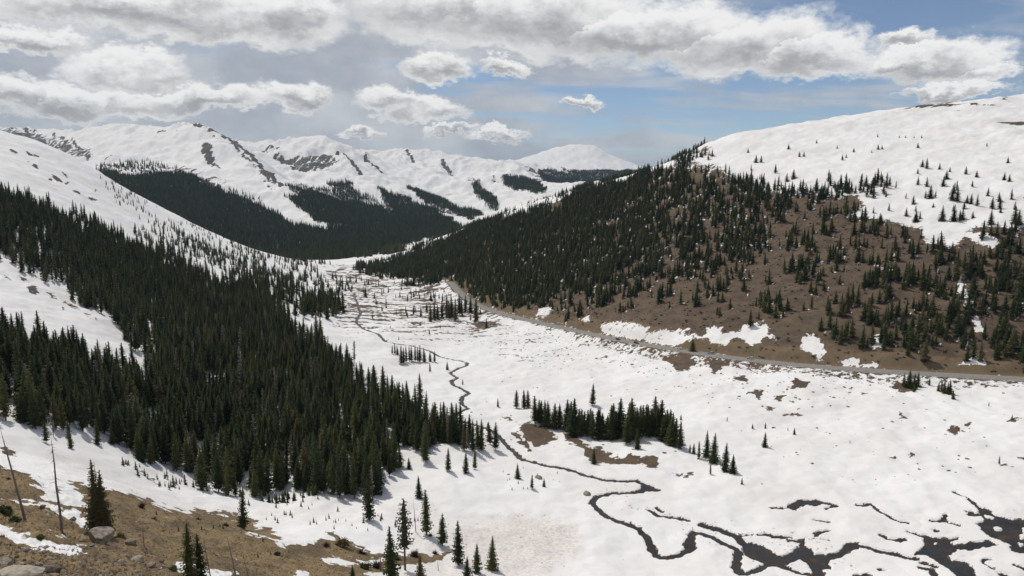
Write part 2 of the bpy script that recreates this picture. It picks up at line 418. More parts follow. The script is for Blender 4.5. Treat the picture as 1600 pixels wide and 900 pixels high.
NU, NV = 940, 1040
def build_grid():
    a = np.linspace(-0.74, 0.74, NU - 120)
    side = 0.74 + np.linspace(0, 1, 61)[1:]**1.6*1.1
    U = np.concatenate([-side[::-1], a, side])
    # rows: denser where the ground is seen at a grazing angle
    kn = np.log(np.array([4, 60, 150, 165, 300, 480, 700, 1000, 1400, 2500, 5500, 8000, 11000, 15500])*SC)
    dn = np.array([12, 60, 150, 330, 300, 200, 190, 190, 110, 130, 130, 90, 60, 20], float)
    cum = np.concatenate([[0], np.cumsum((dn[1:]+dn[:-1])/2*np.diff(kn))])
    fine = np.linspace(kn[0], kn[-1], 6000); c = np.interp(fine, kn, cum)
    c = np.cumsum(np.interp(fine, kn, dn)); c = (c-c[0])/(c[-1]-c[0])
    W = np.interp(np.linspace(0, 1, NV), c, fine)
    cp = np.array(control_points()); cu, cs = us(cp[:, 0], cp[:, 1]); cw = np.log(cp[:, 2]*SC)
    X = np.stack([cu, cw], 1)
    D = np.sqrt(((X[:, None]-X[None])**2).sum(-1))
    n = len(X); A = np.zeros((n+3, n+3)); A[:n, :n] = D - 0.004*np.eye(n)*(-1)
    Q = np.c_[np.ones(n), X]; A[:n, n:] = Q; A[n:, :n] = Q.T
    sol = np.linalg.lstsq(A, np.r_[cs, 0, 0, 0], rcond=None)[0]
    Uc = U[::2]; Wc = W[::2]
    S = np.zeros((len(Wc), len(Uc)))
    for i, w in enumerate(Wc):
        d = np.sqrt((Uc[:, None]-X[None, :, 0])**2 + (w-X[None, :, 1])**2)
        S[i] = d @ sol[:n] + sol[n] + sol[n+1]*Uc + sol[n+2]*w
    k = np.array([1, 4, 6, 4, 1])/16.0
    for _ in range(1):
        T = np.pad(S, 2, mode='edge')
        T = sum(k[j]*T[:, j:j+S.shape[1]] for j in range(5)); S = sum(k[j]*T[j:j+S.shape[0]] for j in range(5))
    S = np.stack([np.interp(U, Uc, S[i]) for i in range(len(Wc))])
    S = np.stack([np.interp(W, Wc, S[:, j]) for j in range(len(U))], 1)
    return U, W, S
U, W, S0 = build_grid()
YY = np.exp(W)[:, None] + 0*U[None]; XX = U[None]*YY; UU = U[None] + 0*YY
DD = YY/SC                                           # authoring depth
ZB = S0*YY                                           # height relative to the eye, smooth
PX, PY = pix(UU, S0)
# --- relief
def relief():
    n1 = fbm(XX/26, YY/26, 3); n2 = fbm(XX/7.0, YY/7.0, 2)
    near = 1 - sstep(DD, 900, 1500)
    z = near*(1.5*n1 + 0.30*n2)*np.clip(DD/200, 0.12, 1)
    hill = sstep(DD, 330, 480)*(1-sstep(DD, 1100, 1500))*(PX > 850)*np.clip((PX-850)/150, 0, 1)
    z += hill*(2.2*fbm(XX/60+5, YY/60, 3))
    m = sstep(DD, 1350, 2200)
    rid = fbm(XX/640+3+0.25*fbm(XX/300, YY/300, 2), YY/640, 6, 0.44, True)
    z += m*(rid-0.6)*np.clip(DD*0.010, 0, 40)*(1-0.6*sstep(DD, 7000, 9000))
    gul = fbm(XX/150+0.3*fbm(XX/400, YY/400, 2), YY/460, 4, 0.55, True)
    z += m*(gul-0.6)*np.clip(DD*0.0026, 0, 11)*(1-0.4*sstep(DD, 7000, 9000))
    # broken foreground
    f = (1-sstep(DD, 120, 190))*(PX < 520)
    z += f*(0.55*fbm(XX/4.0, YY/4.0, 3)+0.35*fbm(XX/1.3, YY/1.3, 2))*np.clip(DD/90, 0, 1)
    return z
ZR = relief()
# keep the surveyed skyline of the far ranges
_m = DD > 1450
_a = np.where(_m, S0, -9).max(0); _b = np.where(_m, (ZB+ZR)/YY, -9).max(0)
_d = np.convolve(np.pad(_a-_b, 14, mode='edge'), np.ones(29)/29, 'valid')
ZR += sstep(DD, 1450, 2600)*_d[None]*YY*0.9
# --- road bench
def world_xy(px, py, d):
    u, s = us(px, py); y = np.asarray(d)*SC; return u*y, y, s*y
def ground_pt(px, py, dmin=40, dmax=1500):
    """first hit of a sight line with the smooth ground (relative height)"""
    u, s = us(px, py); j = int(np.clip(np.searchsorted(U, u), 1, len(U)-1)); t = (u-U[j-1])/(U[j]-U[j-1])
    colS = S0[:, j-1]*(1-t) + S0[:, j]*t
    y = np.exp(W)/SC
    for i in range(1, len(W)):
        if y[i] < dmin: continue
        if y[i] > dmax: break
        if colS[i] >= s:
            a, b = colS[i-1], colS[i]; q = 0.5 if a == b else np.clip((s-a)/(b-a), 0, 1)
            Y = math.exp(W[i-1]*(1-q) + W[i]*q); return float(u*Y), Y
    Y = dmax*SC; return float(u*Y), Y
def sample(G, x, y):
    u = np.asarray(x)/np.asarray(y); w = np.log(np.asarray(y))
    fj = np.interp(u, U, np.arange(len(U))); fi = np.interp(w, W, np.arange(len(W)))
    j = np.clip(fj.astype(int), 0, len(U)-2); i = np.clip(fi.astype(int), 0, len(W)-2); a = fj-j; b = fi-i
    return (G[i, j]*(1-a)+G[i, j+1]*a)*(1-b) + (G[i+1, j]*(1-a)+G[i+1, j+1]*a)*b
rx, ry, rz = world_xy(*np.array(ROAD_PD).T)
q = np.concatenate([[0], np.cumsum(np.hypot(np.diff(rx), np.diff(ry)))])
ql = np.arange(0, q[-1], 3.0)
def smooth1(a, n=9):
    k = np.ones(n)/n; return np.convolve(np.pad(a, n//2, mode='edge'), k, 'valid')
ROADX, ROADY = smooth1(np.interp(ql, q, rx), 21), smooth1(np.interp(ql, q, ry), 21)
ROADZ = smooth1(np.interp(ql, q, rz), 31)
Z = ZB + ZR
sel = (DD > 270) & (DD < 920) & (PX > 660)
si = np.where(sel)
vx, vy = XX[si], YY[si]
bd = np.full(len(vx), 1e9); bz = np.zeros(len(vx)); 
for k in range(0, len(ROADX)):
    d = (vx-ROADX[k])**2 + (vy-ROADY[k])**2
    m = d < bd; bd[m] = d[m]; bz[m] = ROADZ[k]
bd = np.sqrt(bd); ROADD = np.full(XX.shape, 1e9); ROADD[si] = bd
t = 1 - sstep(bd, 6.5, 14.0)
Zs = Z[si]; Z[si] = Zs*(1-t) + (bz - 0.25)*t

# --- stream, pools and pond: carved below a water sheet
WL = []                                             # (polyline px, half width m)
WL.append(([(556,452),(553,462),(560,476),(563,490),(556,503),(567,513),(590,521),(603,534),(640,539),(672,548),(685,556),(700,560),(720,563),(731,567),(729,571),(718,575),(703,583),(715,590),(705,595),(709,602),(724,608),(733,614),(722,621),(721,630),(732,637),(715,645),(700,655)], 1.15))
WL.append(([(700,655),(740,662),(765,670),(775,677),(786,688),(796,700),(806,708),(813,717),(830,722),(850,727),(880,731),(897,735),(912,741)], 1.2))
WL.append((zz(5.333,860,740,[(270,5),(340,20),(440,50),(580,60),(720,60),(800,98),(850,125),(780,140),(700,155),(500,165),(390,192),(342,238),(405,298),(460,355),(600,405),(740,450),(800,540),(850,640),(880,682),(960,702),(1050,690),(1130,645),(1160,550),(1195,490),(1280,505),(1430,575),(1560,625),(1560,720),(1535,790),(1590,840)]), 1.05))
WL.append((zz(5.333,860,740,[(780,105),(880,135)]), 1.3)); WL.append((zz(5.333,860,740,[(790,500),(860,640)]), 1.4)); WL.append((zz(5.333,860,740,[(1160,640),(1180,520)]), 1.5))
WL.append((zz(6.154,1080,760,[(435,780),(520,840),(620,810),(720,745),(800,735),(900,765),(1050,825),(1160,845)]), 1.0))
WL.append((zz(6.154,1080,760,[(455,620),(430,790)]), 1.3))
WL.append((zz(5.333,860,740,[(820,300),(900,345),(1000,365),(1090,375),(1160,392)]), 0.75)); WL.append((zz(5.333,860,740,[(880,285),(930,315)]), 0.6))
WL.append((zz(6.154,1080,760,[(90,370),(200,395),(330,440),(440,480),(520,560)]), 1.3)); WL.append((zz(6.154,1080,760,[(450,465),(590,460)]), 0.4))
WL.append((zz(6.154,1080,760,[(670,458),(750,455),(800,478),(860,482),(950,477)]), 0.8)); WL.append((zz(6.154,1080,760,[(945,513),(1050,515)]), 0.9))
WL.append((zz(6.154,1080,760,[(1190,470),(1240,430),(1320,420)]), 0.7)); WL.append((zz(6.154,1080,760,[(1190,495),(1330,510)]), 0.35)); WL.append((zz(6.154,1080,760,[(1180,310),(1325,335)]), 0.4))
WL.append((zz(6.154,1080,760,[(770,208),(930,205)]), 0.4)); WL.append((zz(6.154,1080,760,[(1260,140),(1390,190),(1300,210)]), 0.45))
WL.append((zz(6.154,1340,760,[(0,178),(60,180),(120,165)]), 0.8)); WL.append((zz(6.154,1340,760,[(140,175),(200,230),(300,280),(400,330),(490,342)]), 0.5))
WL.append((zz(6.154,1340,760,[(725,322),(820,325),(845,262)]), 0.6)); WL.append((zz(6.154,1340,760,[(850,330),(920,350),(995,372)]), 0.35))
WL.append((zz(6.154,1340,760,[(920,45),(1000,85),(1075,110)]), 0.4)); WL.append((zz(6.154,1340,760,[(1075,115),(1110,150),(1180,205),(1230,230)]), 0.5))
WL.append((zz(6.154,1340,760,[(0,565),(100,590),(230,630),(380,645),(470,680),(560,690)]), 1.0)); WL.append((zz(6.154,1340,760,[(215,468),(280,492),(400,515),(470,505)]), 0.6))
WL.append((zz(6.154,1340,760,[(615,735),(750,765)]), 0.6)); WL.append((zz(6.154,1340,760,[(605,775),(720,795),(745,850)]), 0.9)); WL.append((zz(6.154,1340,760,[(1280,700),(1190,710),(1250,755),(1310,785)]), 0.35))
WL.append((zz(6.154,1340,760,[(1510,750),(1600,780)]), 0.4)); WL.append((zz(6.154,1340,760,[(-10,850),(120,845)]), 0.8)); WL.append((zz(6.154,1340,760,[(220,800),(285,795)]), 0.4)); WL.append((zz(6.154,1340,760,[(480,425),(600,460),(690,465)]), 0.5))
WL.append((zz(6.154,1340,760,[(725,405),(770,410),(745,430)]), 0.35)); WL.append((zz(6.154,1340,760,[(1365,835),(1460,862)]), 0.5)); WL.append((zz(6.154,1340,760,[(1060,235),(1100,240),(1080,270),(1180,270)]), 0.6))
WP = [  # (polygon, sign)
 (zz(6.154,1080,760,[(500,580),(580,535),(700,560),(780,620),(840,660),(920,650),(1000,590),(1040,570),(1050,520),(1110,488),(1080,560),(1150,600),(1190,650),(1300,650),(1420,630),(1500,550),(1620,545),(1620,595),(1540,610),(1440,680),(1320,710),(1340,790),(1260,780),(1300,870),(1200,880),(1160,800),(1130,740),(1050,690),(920,740),(800,745),(720,740),(600,690),(510,650)]), 1),
 (zz(6.154,1080,760,[(920,185),(1040,128),(1160,120),(1290,140),(1340,165),(1250,165),(1210,190),(1130,175),(1040,185),(1000,228),(940,215)]), 1),
 (zz(6.154,1340,760,[(1145,355),(1230,322),(1175,265),(1165,200),(1240,215),(1310,270),(1380,295),(1530,318),(1750,325),(1900,450),(1900,650),(1600,640),(1480,610),(1470,555),(1380,520),(1290,480),(1220,440),(1180,390)]), 1),
 (zz(6.154,1340,760,[(1210,262),(1300,285),(1335,312),(1240,318)]), -1),
 (zz(6.154,1340,760,[(1300,408),(1325,388),(1370,386),(1400,405),(1385,422),(1330,424)]), -1),
 (zz(6.154,1340,760,[(1580,390),(1640,400),(1660,490),(1560,500),(1540,485),(1590,440)]), -1),
 (zz(6.154,1340,760,[(1530,540),(1600,545),(1620,575),(1550,570)]), -1),
 (zz(6.154,1340,760,[(560,455),(690,465),(740,485),(850,490),(1010,485),(880,520),(930,560),(1050,548),(1110,532),(1280,520),(1350,560),(1210,575),(1100,600),(930,590),(920,625),(850,660),(900,700),(1030,715),(1110,780),(1150,880),(960,880),(900,790),(800,740),(700,660),(540,645),(620,600),(650,550),(640,490)]), 1),
 (zz(6.154,1340,760,[(725,530),(770,520),(780,545),(740,555)]), -1),
 (zz(5.333,860,740,[(780,95),(860,100),(905,138),(830,142),(720,160),(690,150),(750,125)]), 1)]
wsel = (DD > 150) & (DD < 760) & (PX > 480) & (PX < 1720) & (PY > 440) & (PY < 990)
wi = np.where(wsel); wx, wy, wpx, wpy = XX[wi], YY[wi], PX[wi], PY[wi]
wobx = wx + 0.55*fbm(wx/2.6, wy/2.6, 2); woby = wy + 0.75*fbm(wx/2.6+9, wy/2.6, 2)
wd = np.full(len(wx), 9.0)                           # signed distance in metres to the water's edge (negative inside)
STREAM_XY = []
for pts, hw in WL:
    g = [ground_pt(x, y, 140, 900) for x, y in densify(pts, 6)]
    STREAM_XY.append(g)
    gx = np.array([p[0] for p in g]); gy = np.array([p[1] for p in g])
    m = (wx > gx.min()-9) & (wx < gx.max()+9) & (wy > gy.min()-9) & (wy < gy.max()+9)
    mi = np.where(m)[0]
    if len(mi): wd[mi] = np.minimum(wd[mi], segdist(wobx[mi], woby[mi], g) - hw)
for poly, sg in WP:
    g = [ground_pt(x, y, 140, 900) for x, y in densify(poly + poly[:1], 4)]
    gx = [p[0] for p in g]; gy = [p[1] for p in g]
    m = (wx > min(gx)-9) & (wx < max(gx)+9) & (wy > min(gy)-9) & (wy < max(gy)+9); mi = np.where(m)[0]
    d = segdist(wobx[mi], woby[mi], g); ins = inpoly(wobx[mi], woby[mi], g); d = np.where(ins, -d, d)
    wd[mi] = np.minimum(wd[mi], d) if sg > 0 else np.maximum(wd[mi], -d)
WDIST = np.full(XX.shape, 9.0); WDIST[wi] = wd
flatw = 1 - sstep(WDIST, 1.0, 7.0)
Z -= flatw*ZR*0.75
ZWATER = Z - 0.42
Z = Z - 1.05*(1 - sstep(WDIST, -0.55, 0.45))

# ------------------------------------------------------------------ ground cover masks
bare = np.full(XX.shape, 0.0); rock = np.zeros(XX.shape); dirt = np.full(XX.shape, 0.06); grass = np.zeros(XX.shape)
_k = np.clip(1.5*F/YY, 0, 9)*(1-sstep(DD, 500, 900))
WOX = _k*fbm(XX/5.5, YY/5.5, 4, 0.6) + 2.2*sstep(DD, 500, 900)*fbm(UU*70, W[:, None]*70 + 0*UU, 4, 0.6)
WOY = 0.6*_k*fbm(XX/5.5+31, YY/5.5, 4, 0.6) + 1.6*sstep(DD, 500, 900)*fbm(UU*70+31, W[:, None]*70 + 0*UU, 4, 0.6)
def paint(arr, poly, val, soft=3.0, d0=0, d1=1e9, mode='max'):
    xs = [p[0] for p in poly]; ys = [p[1] for p in poly]
    m = (PX > min(xs)-3*soft) & (PX < max(xs)+3*soft) & (PY > min(ys)-3*soft) & (PY < max(ys)+3*soft) & (DD > d0) & (DD < d1)
    i = np.where(m)
    if not len(i[0]): return
    px, py = PX[i] + WOX[i], PY[i] + WOY[i]
    d = segdist(px, py, poly, True); d = np.where(inpoly(px, py, poly), d, -d)
    soft = soft*2.0
    t = sstep(d, -soft, soft)
    if mode == 'max': arr[i] = np.maximum(arr[i], val*t)
    else: arr[i] = arr[i]*(1-t) + val*t
def ell(cx, cyy, rx, ry, rot=0, n=14):
    c, s = math.cos(rot), math.sin(rot)
    return [(cx + rx*math.cos(a)*c - ry*math.sin(a)*s, cyy + rx*math.cos(a)*s + ry*math.sin(a)*c) for a in np.linspace(0, 2*math.pi, n, endpoint=False)]
# right hill: bare brown below the snow cap
HILL = [(600,412),(712,366),(800,335),(906,302),(1000,275),(1050,258),(1090,262),(1131,268),(1156,287),(1194,297),(1225,303),(1275,301),(1341,306),(1350,322),(1331,334),(1372,343),(1400,347),(1440,356),(1446,378),(1490,388),(1510,362),(1534,352),(1575,356),(1640,352),(1900,340),(2300,330),(2300,620),(1800,600),(1600,588),(1400,577),(1250,567),(1150,556),(1100,548),(1000,533),(900,513),(800,490),(740,468),(700,440),(640,425)]
paint(bare, HILL, 0.92, 4.5, 300, 1450)
paint(bare, [(1060,252),(1103,226),(1120,228),(1090,250),(1140,262),(1090,270),(1040,272)], 0.66, 5, 500, 1100)
for p in [zz(5.333,940,500,[(0,30),(200,20),(340,70),(400,70),(370,120),(560,90),(740,70),(640,100),(830,120),(880,70),(1000,60),(1010,105),(1140,80),(1190,40),(1340,30),(1400,70),(1360,120),(1460,150),(1340,150),(1320,190),(1250,215),(1190,160),(1150,120),(1080,150),(1030,215),(950,200),(880,150),(780,140),(640,185),(420,175),(150,130),(0,95)]),
          zz(3.2,1100,380,[(490,465),(545,450),(580,480),(615,560),(590,572),(490,540)]), zz(3.2,1100,380,[(670,580),(740,575),(780,590),(870,590),(860,605),(720,600)]),
          zz(3.2,1100,380,[(1280,595),(1350,560),(1400,580),(1420,610),(1380,600)]), zz(3.2,1100,380,[(850,460),(895,460),(890,520),(850,520)]),
          zz(3.2,1100,380,[(1275,170),(1300,190),(1345,310),(1400,440),(1370,445),(1320,330),(1270,240)]), zz(3.2,1100,380,[(860,125),(950,140),(970,165),(900,150)]),
          zz(3.2,1100,130,[(1290,750),(1400,760),(1470,800),(1440,830),(1350,800)]), zz(3.2,1100,130,[(1100,740),(1200,780),(1250,820),(1120,800)]),
          zz(6.667,680,420,[(1090,400),(1170,385),(1220,410),(1180,480),(1060,490)]), zz(6.667,680,420,[(310,230),(490,195),(480,280),(380,270)]),
          zz(6.667,680,420,[(1480,540),(1600,510),(1620,560)]), zz(3.2,400,180,[(1330,410),(1400,380),(1560,360),(1590,375),(1500,430),(1420,470),(1310,490)])]:
    paint(bare, p, 0.06, 2.5, 300, 1450, 'mix')
# speckled snow banks and road embankment
rb = (1 - sstep(ROADD, 14, 26))*(ROADD > 5)*(PX > 880); below = (PY > np.interp(PX, [702,800,900,1000,1100,1250,1400,1600], [438,494,517,537,552,571,581,592]))
bare = np.where(below & (rb > 0), np.maximum(bare, rb*np.interp(PX, [880,950,1150,1600], [0.22,0.50,0.50,0.38])), bare)
bare = np.where((ROADD < 8) , np.maximum(bare, 0.62), bare)
grass = np.where((ROADD < 22) & ~below, 0.5, grass)
def V1(x, y, a, b):
    r = random.Random(int(x*7+y)); e = ell(1140+x/3.478, 560+y/3.478, a/3.478, b/3.478, r.uniform(-.15, .1), 11); cx, cy_ = 1140+x/3.478, 560+y/3.478
    return [(cx + (p-cx)*q, cy_ + (w-cy_)*q) for p, w in e for q in (r.uniform(.55, 1.3),)]
for p in [V1(380,145,60,25),V1(150,178,42,20),V1(275,205,38,18),V1(345,297,55,10),V1(220,275,30,10),V1(970,155,85,26),V1(1220,385,34,18),V1(1295,352,22,5),V1(735,193,18,7),V1(1580,543,38,12),V1(990,535,25,8),V1(940,315,20,7),V1(875,547,16,5),V1(60,110,42,18),V1(1490,580,34,6),V1(1535,338,34,5)]: paint(bare, p, 0.98, 1.6, 150, 600)
for p in [zz(5.333,940,500,[(500,300),(740,290),(780,350),(730,400),(640,420),(550,350)]), zz(5.333,940,500,[(860,330),(940,330),(1090,370),(1000,400),(940,450),(900,400)]), zz(5,800,580,[(50,430),(130,405),(240,430),(300,460),(350,500),(280,560),(180,590),(130,545),(80,490)]),
          zz(5,800,580,[(400,470),(460,490),(560,560),(620,600),(690,590),(760,630),(790,665),(860,670),(920,650),(1060,680),(1120,680),(1160,770),(1080,775),(1000,740),(900,720),(780,720),(690,700),(600,690),(560,620),(460,580),(410,520)]),
          zz(5,800,580,[(0,480),(60,480),(110,560),(160,600),(150,640),(110,620),(60,560)]), zz(5.623,640,560,[(830,510),(870,500),(920,560),(860,540)])]: paint(bare, p, 0.92, 2.0, 150, 700)
paint(bare, zz(5,800,580,[(1200,780),(1400,770),(1430,830),(1220,815)]), 0.5, 3, 150, 600)
# thawed streaks of the far meadow
st = fbm((XX*0.92+YY*0.4)/46, (YY*0.92-XX*0.4)/9.5, 4, 0.6)
mead = sstep(DD, 400, 620)*(1-sstep(DD, 1150, 1350))*sstep(PX, 470, 540)*(1-sstep(PX, 760, 830))
bare = np.maximum(bare, mead*np.clip(0.42 + 0.75*st, 0, 0.9))
st2 = fbm((XX)/22, (YY)/7, 4, 0.6)
mid = sstep(DD, 330, 480)*(1-sstep(DD, 620, 760))*sstep(PX, 720, 800)*(1-sstep(PX, 1000, 1120))
bare = np.maximum(bare, mid*np.clip(0.22 + 0.36*st2, 0, 0.72))
bare = np.maximum(bare, 0.62*(1-sstep(WDIST, 0.0, 0.9)))
# foreground hillside
FG = [(-500,640),(-200,690),(0,724),(25,737),(55,752),(80,764),(60,764),(45,758),(72,777),(100,783),(135,790),(128,772),(97,754),(110,750),(132,760),(175,768),(205,773),(234,780),(245,789),(263,794),(303,799),(299,790),(308,790),(327,798),(350,801),(377,802),(395,808),(404,812),(400,820),(425,825),(430,836),(447,850),(468,852),(489,849),(492,844),(517,843),(511,834),(534,838),(550,844),(552,854),(600,862),(650,866),(705,862),(700,872),(640,884),(600,888),(610,905),(640,1020),(600,1100),(-500,1100)]
paint(bare, FG, 0.86, 2.5, 0, 215); paint(grass, FG, 1.0, 6, 0, 215)
for p in [zz(6.667,420,780,[(570,600),(640,580),(760,620),(930,660),(800,690),(600,650)]), zz(6.667,200,780,[(1230,402),(1330,385),(1450,420),(1640,455),(1640,480),(1400,450)]), zz(6.667,200,780,[(460,660),(560,680),(650,700),(800,730),(1080,795),(1100,860),(700,850),(550,760)]),
          zz(6.667,0,780,[(-200,270),(0,305),(200,350),(500,415),(700,465),(830,490),(940,570),(760,565),(550,520),(300,485),(250,490),(150,440),(70,400),(0,370),(-200,330)]), zz(6.667,0,780,[(-20,-20),(80,0),(220,10),(450,50),(640,90),(800,110),(930,180),(960,260),(880,270),(790,240),(700,180),(480,110),(380,95),(240,50),(60,20)]),
          zz(6.667,0,780,[(600,-20),(820,-10),(910,75),(880,80),(760,50)]), zz(6.667,0,780,[(150,705),(280,710),(340,750),(180,740)]), zz(6.667,420,780,[(1020,740),(1200,720),(1320,790),(1100,780)]), zz(6.667,420,780,[(900,600),(1200,580),(1210,620),(950,650)]), zz(6.667,420,780,[(200,790),(380,770),(460,800),(420,860),(200,860)])]:
    paint(bare, p, 0.10, 2.0, 0, 215, 'mix')
paint(bare, zz(3.2,0,620,[(690,350),(760,400),(870,460),(820,445),(700,375)]), 0.7, 2, 100, 260)
paint(bare, zz(3.2,0,620,[(0,235),(50,250),(100,290),(0,270)]), 0.75, 2, 100, 260)
# debris-dusted avalanche snow
paint(dirt, [(700,830),(760,805),(850,805),(905,830),(910,860),(860,900),(820,960),(640,960),(620,860),(640,800),(400,815),(420,795),(560,800),(690,790)], 0.62, 12, 120, 260)
paint(dirt, [(720,832),(770,806),(850,804),(905,828),(912,858),(860,895),(790,905),(700,890),(690,850)], 1.0, 7, 120, 260)
paint(dirt, [(60,700),(140,720),(230,760),(330,790),(300,795),(200,770),(100,735)], 0.55, 8, 120, 260)
# snow gully and left slope outcrops
for p, v in [(ell(52,453,9,7,.5),.8),(ell(38,436,10,3,.5),.7),(ell(12,434,9,3,.6),.7),(ell(82,462,10,3,.6),.62),(ell(110,476,22,3,.6),.62),(ell(140,495,16,2.5,.5),.62),(ell(98,482,4,3),.7)]: paint(bare, p, v, 1.6, 300, 600); paint(rock, p, 0.5, 3, 300, 600)
for p in [ell(20,237,7,2,.5),ell(45,239,11,1.6,.6),ell(56,243,6,1.2,.6),ell(45,253,3,1.2),ell(55,259,5,1.4,.5),ell(89,279,11,2.6,.6),ell(102,273,7,1.2,.6),ell(79,280,3,2),ell(105,286,5,1.4),ell(120,301,8,1.8,.4),ell(145,311,9,1.8,.3),ell(150,298,3,1)]: paint(bare, p, 0.95, 0.9, 500, 1000); paint(rock, p, 1, 3, 500, 1000)
paint(bare, [(160,275),(230,310),(330,365),(400,400),(380,410),(300,375),(220,330),(170,295)], 0.30, 8, 600, 1300)
# mountains: rock showing through
MR = [(zz(3.2,0,150,[(-200,120),(0,150),(180,165),(300,200),(460,270),(450,330),(380,300),(250,280),(120,210),(0,185),(-200,150)]),.47),(zz(3.2,0,150,[(470,330),(560,300),(640,360),(600,390),(500,370)]),.34),(zz(3.2,0,150,[(1000,240),(1050,240),(1110,380),(1060,370),(1010,300)]),.50),(zz(3.2,0,150,[(1090,215),(1180,250),(1280,330),(1400,440),(1380,455),(1280,360),(1170,270)]),.46),
      (zz(3.2,0,150,[(980,140),(1040,175),(1090,205),(1060,200)]),.62),(zz(3.2,0,150,[(750,172),(900,155),(890,168),(760,182)]),.5),(zz(3.2,400,180,[(70,190),(180,205),(280,210),(360,190),(430,240),(350,285),(240,275),(140,240)]),.47),(zz(3.2,400,180,[(0,165),(120,140),(130,165),(30,185)]),.46),(zz(3.2,400,180,[(415,170),(450,190),(545,290),(520,290),(460,240)]),.52),(zz(3.2,400,180,[(545,190),(640,275),(620,275),(560,215)]),.46),
      (zz(3.2,400,180,[(755,180),(790,220),(775,225),(760,200)]),.55),(zz(3.2,400,180,[(930,215),(980,260),(960,270),(930,240)]),.5),(zz(3.2,400,180,[(0,240),(60,280),(130,350),(110,355),(30,280)]),.5),(zz(3.2,400,180,[(1340,260),(1450,300),(1440,310),(1350,290)]),.5),(zz(3.2,400,180,[(1170,310),(1200,320),(1210,350),(1190,345)]),.48),(zz(3.2,750,180,[(270,265),(350,235),(420,210),(330,250)]),.42),(zz(3.2,750,180,[(590,265),(650,270),(780,270),(640,285)]),.42),
      ([(200,262),(300,262),(400,300),(440,330),(380,300),(300,285),(220,275)],.30),([(450,285),(560,300),(640,330),(560,330),(470,305)],.30)]
for p, v in MR: paint(bare, p, v*1.27, 2.2, 1400, 12000)
for ln, v in [([(303,194),(322,200),(345,209),(372,225)],.62),([(362,222),(392,241),(406,256),(425,275),(442,292)],.85),([(380,240),(400,268),(430,300)],.5),([(322,228),(328,246),(338,262)],.8),([(527,233),(545,250),(568,272)],.9),([(571,241),(585,252),(599,266)],.75),([(400,262),(425,282),(440,292)],.6),([(637,237),(646,250)],.8),([(690,247),(704,262)],.75),([(820,262),(850,276)],.7),([(770,277),(778,290)],.6),([(84,206),(110,215),(140,232)],.75),([(40,201),(70,222),(100,236)],.7),([(430,246),(470,252),(500,246),(520,243)],.7),([(455,262),(478,266),(500,258)],.7)]:
    i = np.where((DD > 1400) & (DD < 7000) & (PX > ln[0][0]-30) & (PX < ln[-1][0]+30) & (PY > 185) & (PY < 310))
    d = segdist(PX[i]+1.3*WOX[i], PY[i]+1.3*WOY[i], ln); bare[i] = np.maximum(bare[i], v*(1-sstep(d, 0.8, 4.2)))
rock = np.maximum(rock, sstep(DD, 1300, 1600))
sl_ = np.gradient(ZB+ZR, axis=1)/np.gradient(XX, axis=1)
bare = np.where(DD > 1400, bare + 0.10*np.clip(np.abs(sl_)-0.35, 0, 1), bare)
# cap of the right hill
for p in [zz(3.2,1100,130,[(500,185),(640,160),(760,130),(820,125),(700,155),(560,185)]),zz(3.2,1100,130,[(830,128),(1060,108),(1160,108),(1300,98),(1320,104),(1180,120),(1000,122),(840,138)]),zz(3.2,1100,130,[(1320,106),(1490,112),(1500,116),(1330,112)]),zz(3.2,1100,130,[(1250,132),(1285,132),(1285,137),(1250,137)]),zz(3.2,1100,130,[(1450,195),(1520,188),(1600,195),(1700,200),(1700,215),(1600,208),(1480,202)]),zz(3.2,1100,130,[(1480,80),(1520,75),(1510,85)])]: paint(bare, p, 0.85, 0.8, 500, 1200); paint(rock, p, 0.5, 2, 500, 1200)
far = sstep(DD, 500, 1300)

